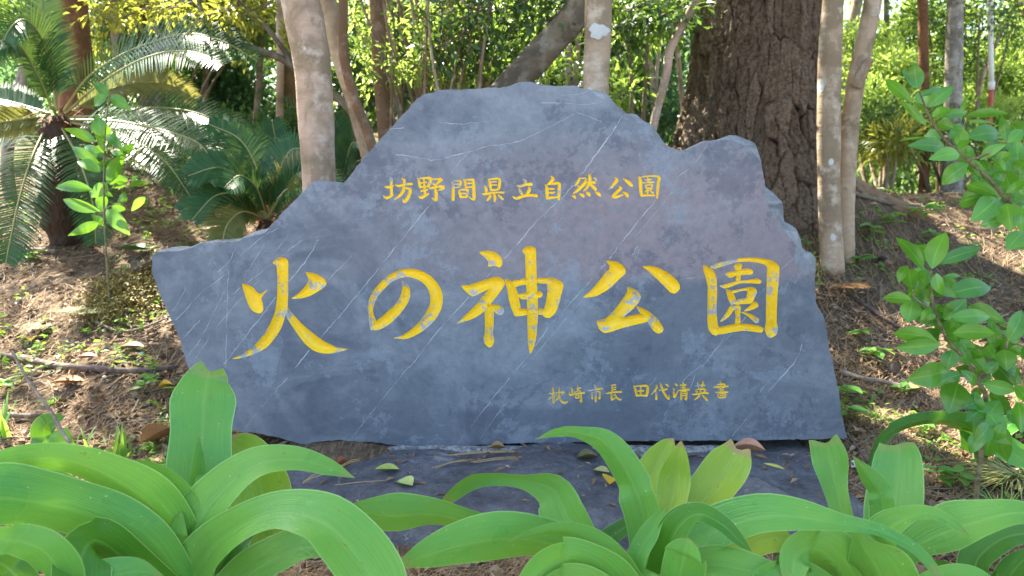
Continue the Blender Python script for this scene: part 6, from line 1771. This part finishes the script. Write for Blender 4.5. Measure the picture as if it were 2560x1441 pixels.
def pebble(label, cat, name, px, py, r, col, rough=0.5, sq=(1, 0.8, 0.6), Yq=None):
    u, v = np.meshgrid(np.linspace(0, np.pi, 9), np.linspace(0, 2 * np.pi, 12, endpoint=False), indexing='ij')
    k = 1 + 0.12 * np.sin(3 * v + px) * np.sin(u)
    V = np.stack([np.sin(u) * np.cos(v) * sq[0] * k, np.sin(u) * np.sin(v) * sq[1] * k, np.cos(u) * sq[2]], -1).reshape(-1, 3) * r
    q = N(name)
    nz = q.noise(q.coord('Object'), 120.0, 3)
    q.done(q.mix(nz, col, tuple(min(1, c * 1.5) for c in col)), rough, 0.4)
    o = mesh(name, V, grid_faces(9, 12, True), q.m)
    p = P(px, py, Yq) if Yq else G(px, py, 0.0)
    o.location = Vector((float(p[0]), float(p[1]), float(p[2]) + r * sq[2] * 0.6))
    o.rotation_euler = (0.2, 0.1, px * 0.1)
    tag(o, label, cat)
pebble('round black seed in the litter left of the lily', 'seed', 'black_seed', 375, 1016, 0.013, (0.015, 0.012, 0.012), 0.3, (1, 1, 0.95))
pebble('white shell fragment in the litter below the cuttings', 'shell', 'shell_fragment', 355, 886, 0.014, (0.42, 0.42, 0.40))
pebble('pale grey shell near the left edge by the tree foot', 'shell', 'shell_fragment', 48, 750, 0.016, (0.40, 0.38, 0.36))
pebble('tiny white shell next to the long grey branch', 'shell', 'shell_fragment', 262, 944, 0.010, (0.45, 0.45, 0.43))
pebble('glassy pale green pebble by the low dark block', 'pebble', 'pebble', 2150, 1168, 0.016, (0.33, 0.42, 0.38), 0.3)
pebble('pale shell tag at the foot of the twin-stemmed tree', 'shell', 'shell_fragment', 2112, 640, 0.024, (0.48, 0.50, 0.50), 0.5, (0.6, 0.4, 1.2))

# ------------------------------------------------------------------ heaps and tufts
M_CUT = varied('withered olive cuttings', [(0.22, 0.18, 0.04), (0.36, 0.29, 0.06), (0.17, 0.13, 0.035), (0.42, 0.34, 0.09), (0.27, 0.19, 0.05)], 0.6, 0.3)
c0 = G(320, 760)
n = 5200
v = unit(rg.normal(size=(n, 3))) * rg.uniform(0.2, 1, (n, 1)) ** 0.5
cc = np.stack([c0[0] + v[:, 0] * 0.30 + rg.normal(0, 0.03, n), c0[1] + 0.10 + v[:, 1] * 0.34 + rg.normal(0, 0.03, n), c0[2] + 0.01 + 0.10 * v[:, 1] + np.abs(v[:, 2]) * 0.13 * (0.4 + 0.9 * rg.uniform(0, 1, n))], -1)
V, F, r = leaf_cloud(cc, 0.034, 0.26, None, 0.9, rng=rg)
heap = mesh('dried_cuttings', V, F, M_CUT, None, None, {'rnd': r}, smooth_shade=False)
rehome(heap, c0)
tag(heap, 'heap of withered olive-brown cuttings at the left of the stone', 'cuttings', kind='stuff')

def tuft(name, label, cat, c, n, L, w, mat, spread, droop, az=None, group=None, el=(0.1, 0.9), segs=4):
    """blades or needles fanning out of one point; every blade belongs to the tuft"""
    r2 = np.random.default_rng(int(abs(c[0]) * 1000 + n))
    V, F, R_ = [], [], []
    for k in range(n):
        a = r2.uniform(0, 6.28) if az is None else r2.normal(az, spread)
        e = r2.uniform(*el)
        d = np.array((math.cos(a) * math.cos(e), math.sin(a) * math.cos(e), math.sin(e)))
        l = L * r2.uniform(0.6, 1.1)
        s = unit(np.cross(d, (0, 0, 1.0))) * w / 2
        o0 = np.array((r2.normal(0, 0.012), r2.normal(0, 0.012), 0))
        b = len(V)
        for i in range(segs + 1):
            t = i / segs
            p = o0 + d * l * t - np.array((0, 0, droop * l * t * t))
            p[2] = max(p[2], 0.004)
            ww = s * (1 - t ** 2 * 0.9)
            V += [p - ww, p + ww]
        F += [(b + 2 * i, b + 2 * i + 1, b + 2 * i + 3, b + 2 * i + 2) for i in range(segs)]
        R_ += [r2.uniform(0, 1)] * (2 * segs + 2)
    o = mesh(name, np.array(V), np.array(F), mat, None, None, {'rnd': R_})
    o.location = Vector([float(t) for t in c])
    return tag(o, label, cat, group)
M_GRN = leafy('green blade', (0.08, 0.24, 0.04), (0.14, 0.34, 0.06), 0.35, (0.35, 0.55, 0.06))
M_PNG = varied('half green needles', [(0.16, 0.22, 0.05), (0.26, 0.24, 0.07), (0.38, 0.28, 0.12), (0.22, 0.28, 0.06)], 0.5, 0.4)
M_ORG = varied('rust needles', [(0.36, 0.17, 0.06), (0.46, 0.25, 0.11), (0.28, 0.13, 0.05)], 0.6, 0.3)
tuft('pine_sprig', 'fallen pine sprig with yellowing green needles below the cuttings', 'pine sprig', G(215, 800, 0.05), 260, 0.17, 0.0022, M_PNG, 0.9, 0.25, -1.7, None, (-0.15, 0.35))
tuft('pine_sprig', 'rust-coloured bunch of dead needles right of the stone edge', 'pine sprig', G(2105, 738, 0.05), 240, 0.17, 0.0024, M_ORG, 0.8, 0.3, -1.4, None, (-0.1, 0.4))
tuft('pine_sprig', 'green and brown pine sprig lying at the left edge beside the cuttings heap', 'pine sprig', G(120, 830, 0.03), 150, 0.15, 0.0022, M_PNG, 0.7, 0.25, 3.4, None, (-0.1, 0.3))
tuft('grass_tuft', 'upright bright grass blades at the left picture edge', 'grass', G(4, 1100), 14, 0.24, 0.014, M_GRN, 0.6, 0.25, None, None, (0.9, 1.5))
tuft('grass_tuft', 'strap-bladed grass tuft left of the tall lily leaf', 'grass', G(298, 1160), 12, 0.20, 0.015, M_GRN, 0.6, 0.30, None, None, (0.8, 1.5))
tuft('grass_tuft', 'small striped grass tuft further left of the lily', 'grass', G(205, 1130), 10, 0.15, 0.010, M_GRN, 0.6, 0.35, None, None, (0.6, 1.4))
tuft('grass_tuft', 'long-bladed green clump on the slope behind the small cycad', 'grass', G(585, 400, 0.0), 16, 0.34, 0.022, M_GRN, 0.6, 0.35, None, None, (0.7, 1.5))
tuft('grass_tuft', 'low grass sprouting just behind the fallen grey branch', 'grass', G(130, 1010), 24, 0.09, 0.004, M_GRN, 0.6, 0.4, None, None, (0.4, 1.3))
M_STRAW = varied('straw grass', [(0.40, 0.33, 0.12), (0.30, 0.32, 0.08), (0.52, 0.42, 0.18), (0.20, 0.28, 0.06)], 0.5, 0.4)
tuft('grass_tuft', 'dry straw-coloured grass clump spreading at the lower right', 'grass', G(2540, 1215, 0.03), 160, 0.26, 0.004, M_STRAW, 0.8, 0.35, 3.0, None, (0.0, 0.6))
tuft('grass_tuft', 'thin green grass under the bottom right lily', 'grass', G(2500, 1330, 0.02), 40, 0.22, 0.006, M_GRN, 0.8, 0.4, None, None, (0.4, 1.3))
tuft('grass_tuft', 'yellowing grass tuft behind the cones at the right', 'grass', G(2200, 1050, 0.01), 60, 0.10, 0.003, M_STRAW, 0.8, 0.4, None, None, (0.1, 0.9))
tuft('grass_tuft', 'needle-like grass at the pine foot beside the twin stems', 'grass', G(1985, 470, 0.02), 40, 0.22, 0.006, M_GRN, 0.8, 0.4, None, None, (0.4, 1.3))

M_SEED = leafy('seedling leaf', (0.06, 0.20, 0.035), (0.11, 0.29, 0.045), 0.35, (0.32, 0.52, 0.05))
seedling_leaf = None
def seedling(label, px, py, n, L, h=0.06):
    global seedling_leaf
    p = G(px, py, 0.0)
    t = thing('seedling', label, 'seedling', tuple(float(v) for v in p), 'seedlings sprouting in the litter')
    r2 = random.Random(px * 7 + py)
    if seedling_leaf is None:
        tt, u = np.linspace(0, 1, 6), np.linspace(-1, 1, 3)
        pr = np.sin(np.pi * np.clip(tt, 0.03, 0.98)) ** 0.8 * 0.26
        V = np.stack([np.repeat(tt, 3), np.tile(u, 6) * np.repeat(pr, 3), np.repeat(-0.25 * tt ** 2, 3) + 0.06 * np.abs(np.tile(u, 6))], -1)
        seedling_leaf = mesh('leaf', V, grid_faces(6, 3), M_SEED, None, None, {'rnd': np.full(18, 0.5)})
        first = True
    else:
        first = False
    tube('stem', np.array([p, p + (0.004, 0, h * 0.5), p + (0, 0.003, h)]), np.array([0.0016, 0.0014, 0.001]), M_TWIG, 5, 0, 1, t)
    for k in range(n):
        o = seedling_leaf if (first and k == 0) else seedling_leaf.copy()
        if not (first and k == 0):
            COL.objects.link(o)
        o.parent = t
        o.location = (r2.uniform(-0.006, 0.006), r2.uniform(-0.006, 0.006), h * r2.uniform(0.45, 1.05))
        o.rotation_euler = (r2.uniform(-0.4, 0.4), r2.uniform(-0.5, 0.2), k * 2.4 + r2.uniform(-0.4, 0.4))
        s = L * r2.uniform(0.7, 1.15)
        o.scale = (s, s, s)
for lab, px, py, n, L, h in (
    ('small round-leaved seedling left of the tall lily leaf', 362, 985, 7, 0.055, 0.06), ('sprouting seedling right of the twin-stemmed tree foot', 2175, 600, 7, 0.09, 0.10), ('green seedling a step right of the twin stems', 2235, 575, 8, 0.09, 0.10),
    ('leafy seedling in the sunny litter at right', 2310, 560, 9, 0.10, 0.11), ('seedling beside the tree foot near the white shell tag', 2150, 665, 6, 0.08, 0.06), ('seedling under the reaching glossy branch', 2330, 610, 7, 0.08, 0.07),
    ('three-leaved seedling near the dark pine cone', 2150, 850, 5, 0.06, 0.05), ('fern-like seedling right of the stone edge', 2190, 905, 8, 0.07, 0.06), ('low glossy seedling touching the stone right foot', 2115, 1010, 7, 0.085, 0.08),
    ('seedling by the stone right foot with spreading leaves', 2120, 1050, 6, 0.09, 0.05), ('pale seedling beside the spotted leaf', 2250, 985, 4, 0.06, 0.03), ('seedling behind the bowed thin lily leaf', 2300, 1080, 5, 0.08, 0.05),
    ('paired-leaf seedling at lower right behind the blunt leaf', 2340, 1215, 6, 0.065, 0.06), ('second paired-leaf seedling toward the straw grass', 2395, 1225, 6, 0.065, 0.06), ('seedling in front of the pine root', 1990, 500, 6, 0.13, 0.08),
    ('seedling at the far left under the cycad frond', 75, 650, 7, 0.08, 0.05), ('small green seedling amid the cuttings edge', 300, 815, 6, 0.05, 0.04), ('seedling close to the stone left edge', 440, 1000, 5, 0.05, 0.05),
    ('broad seedling at the left margin by the grey branch', 15, 985, 6, 0.07, 0.06), ('seedling beyond the broken branch at right', 2290, 700, 6, 0.07, 0.05), ('seedling at the far right under the glossy leaves', 2420, 640, 7, 0.08, 0.06)):
    seedling(lab, px, py, n, L, h)
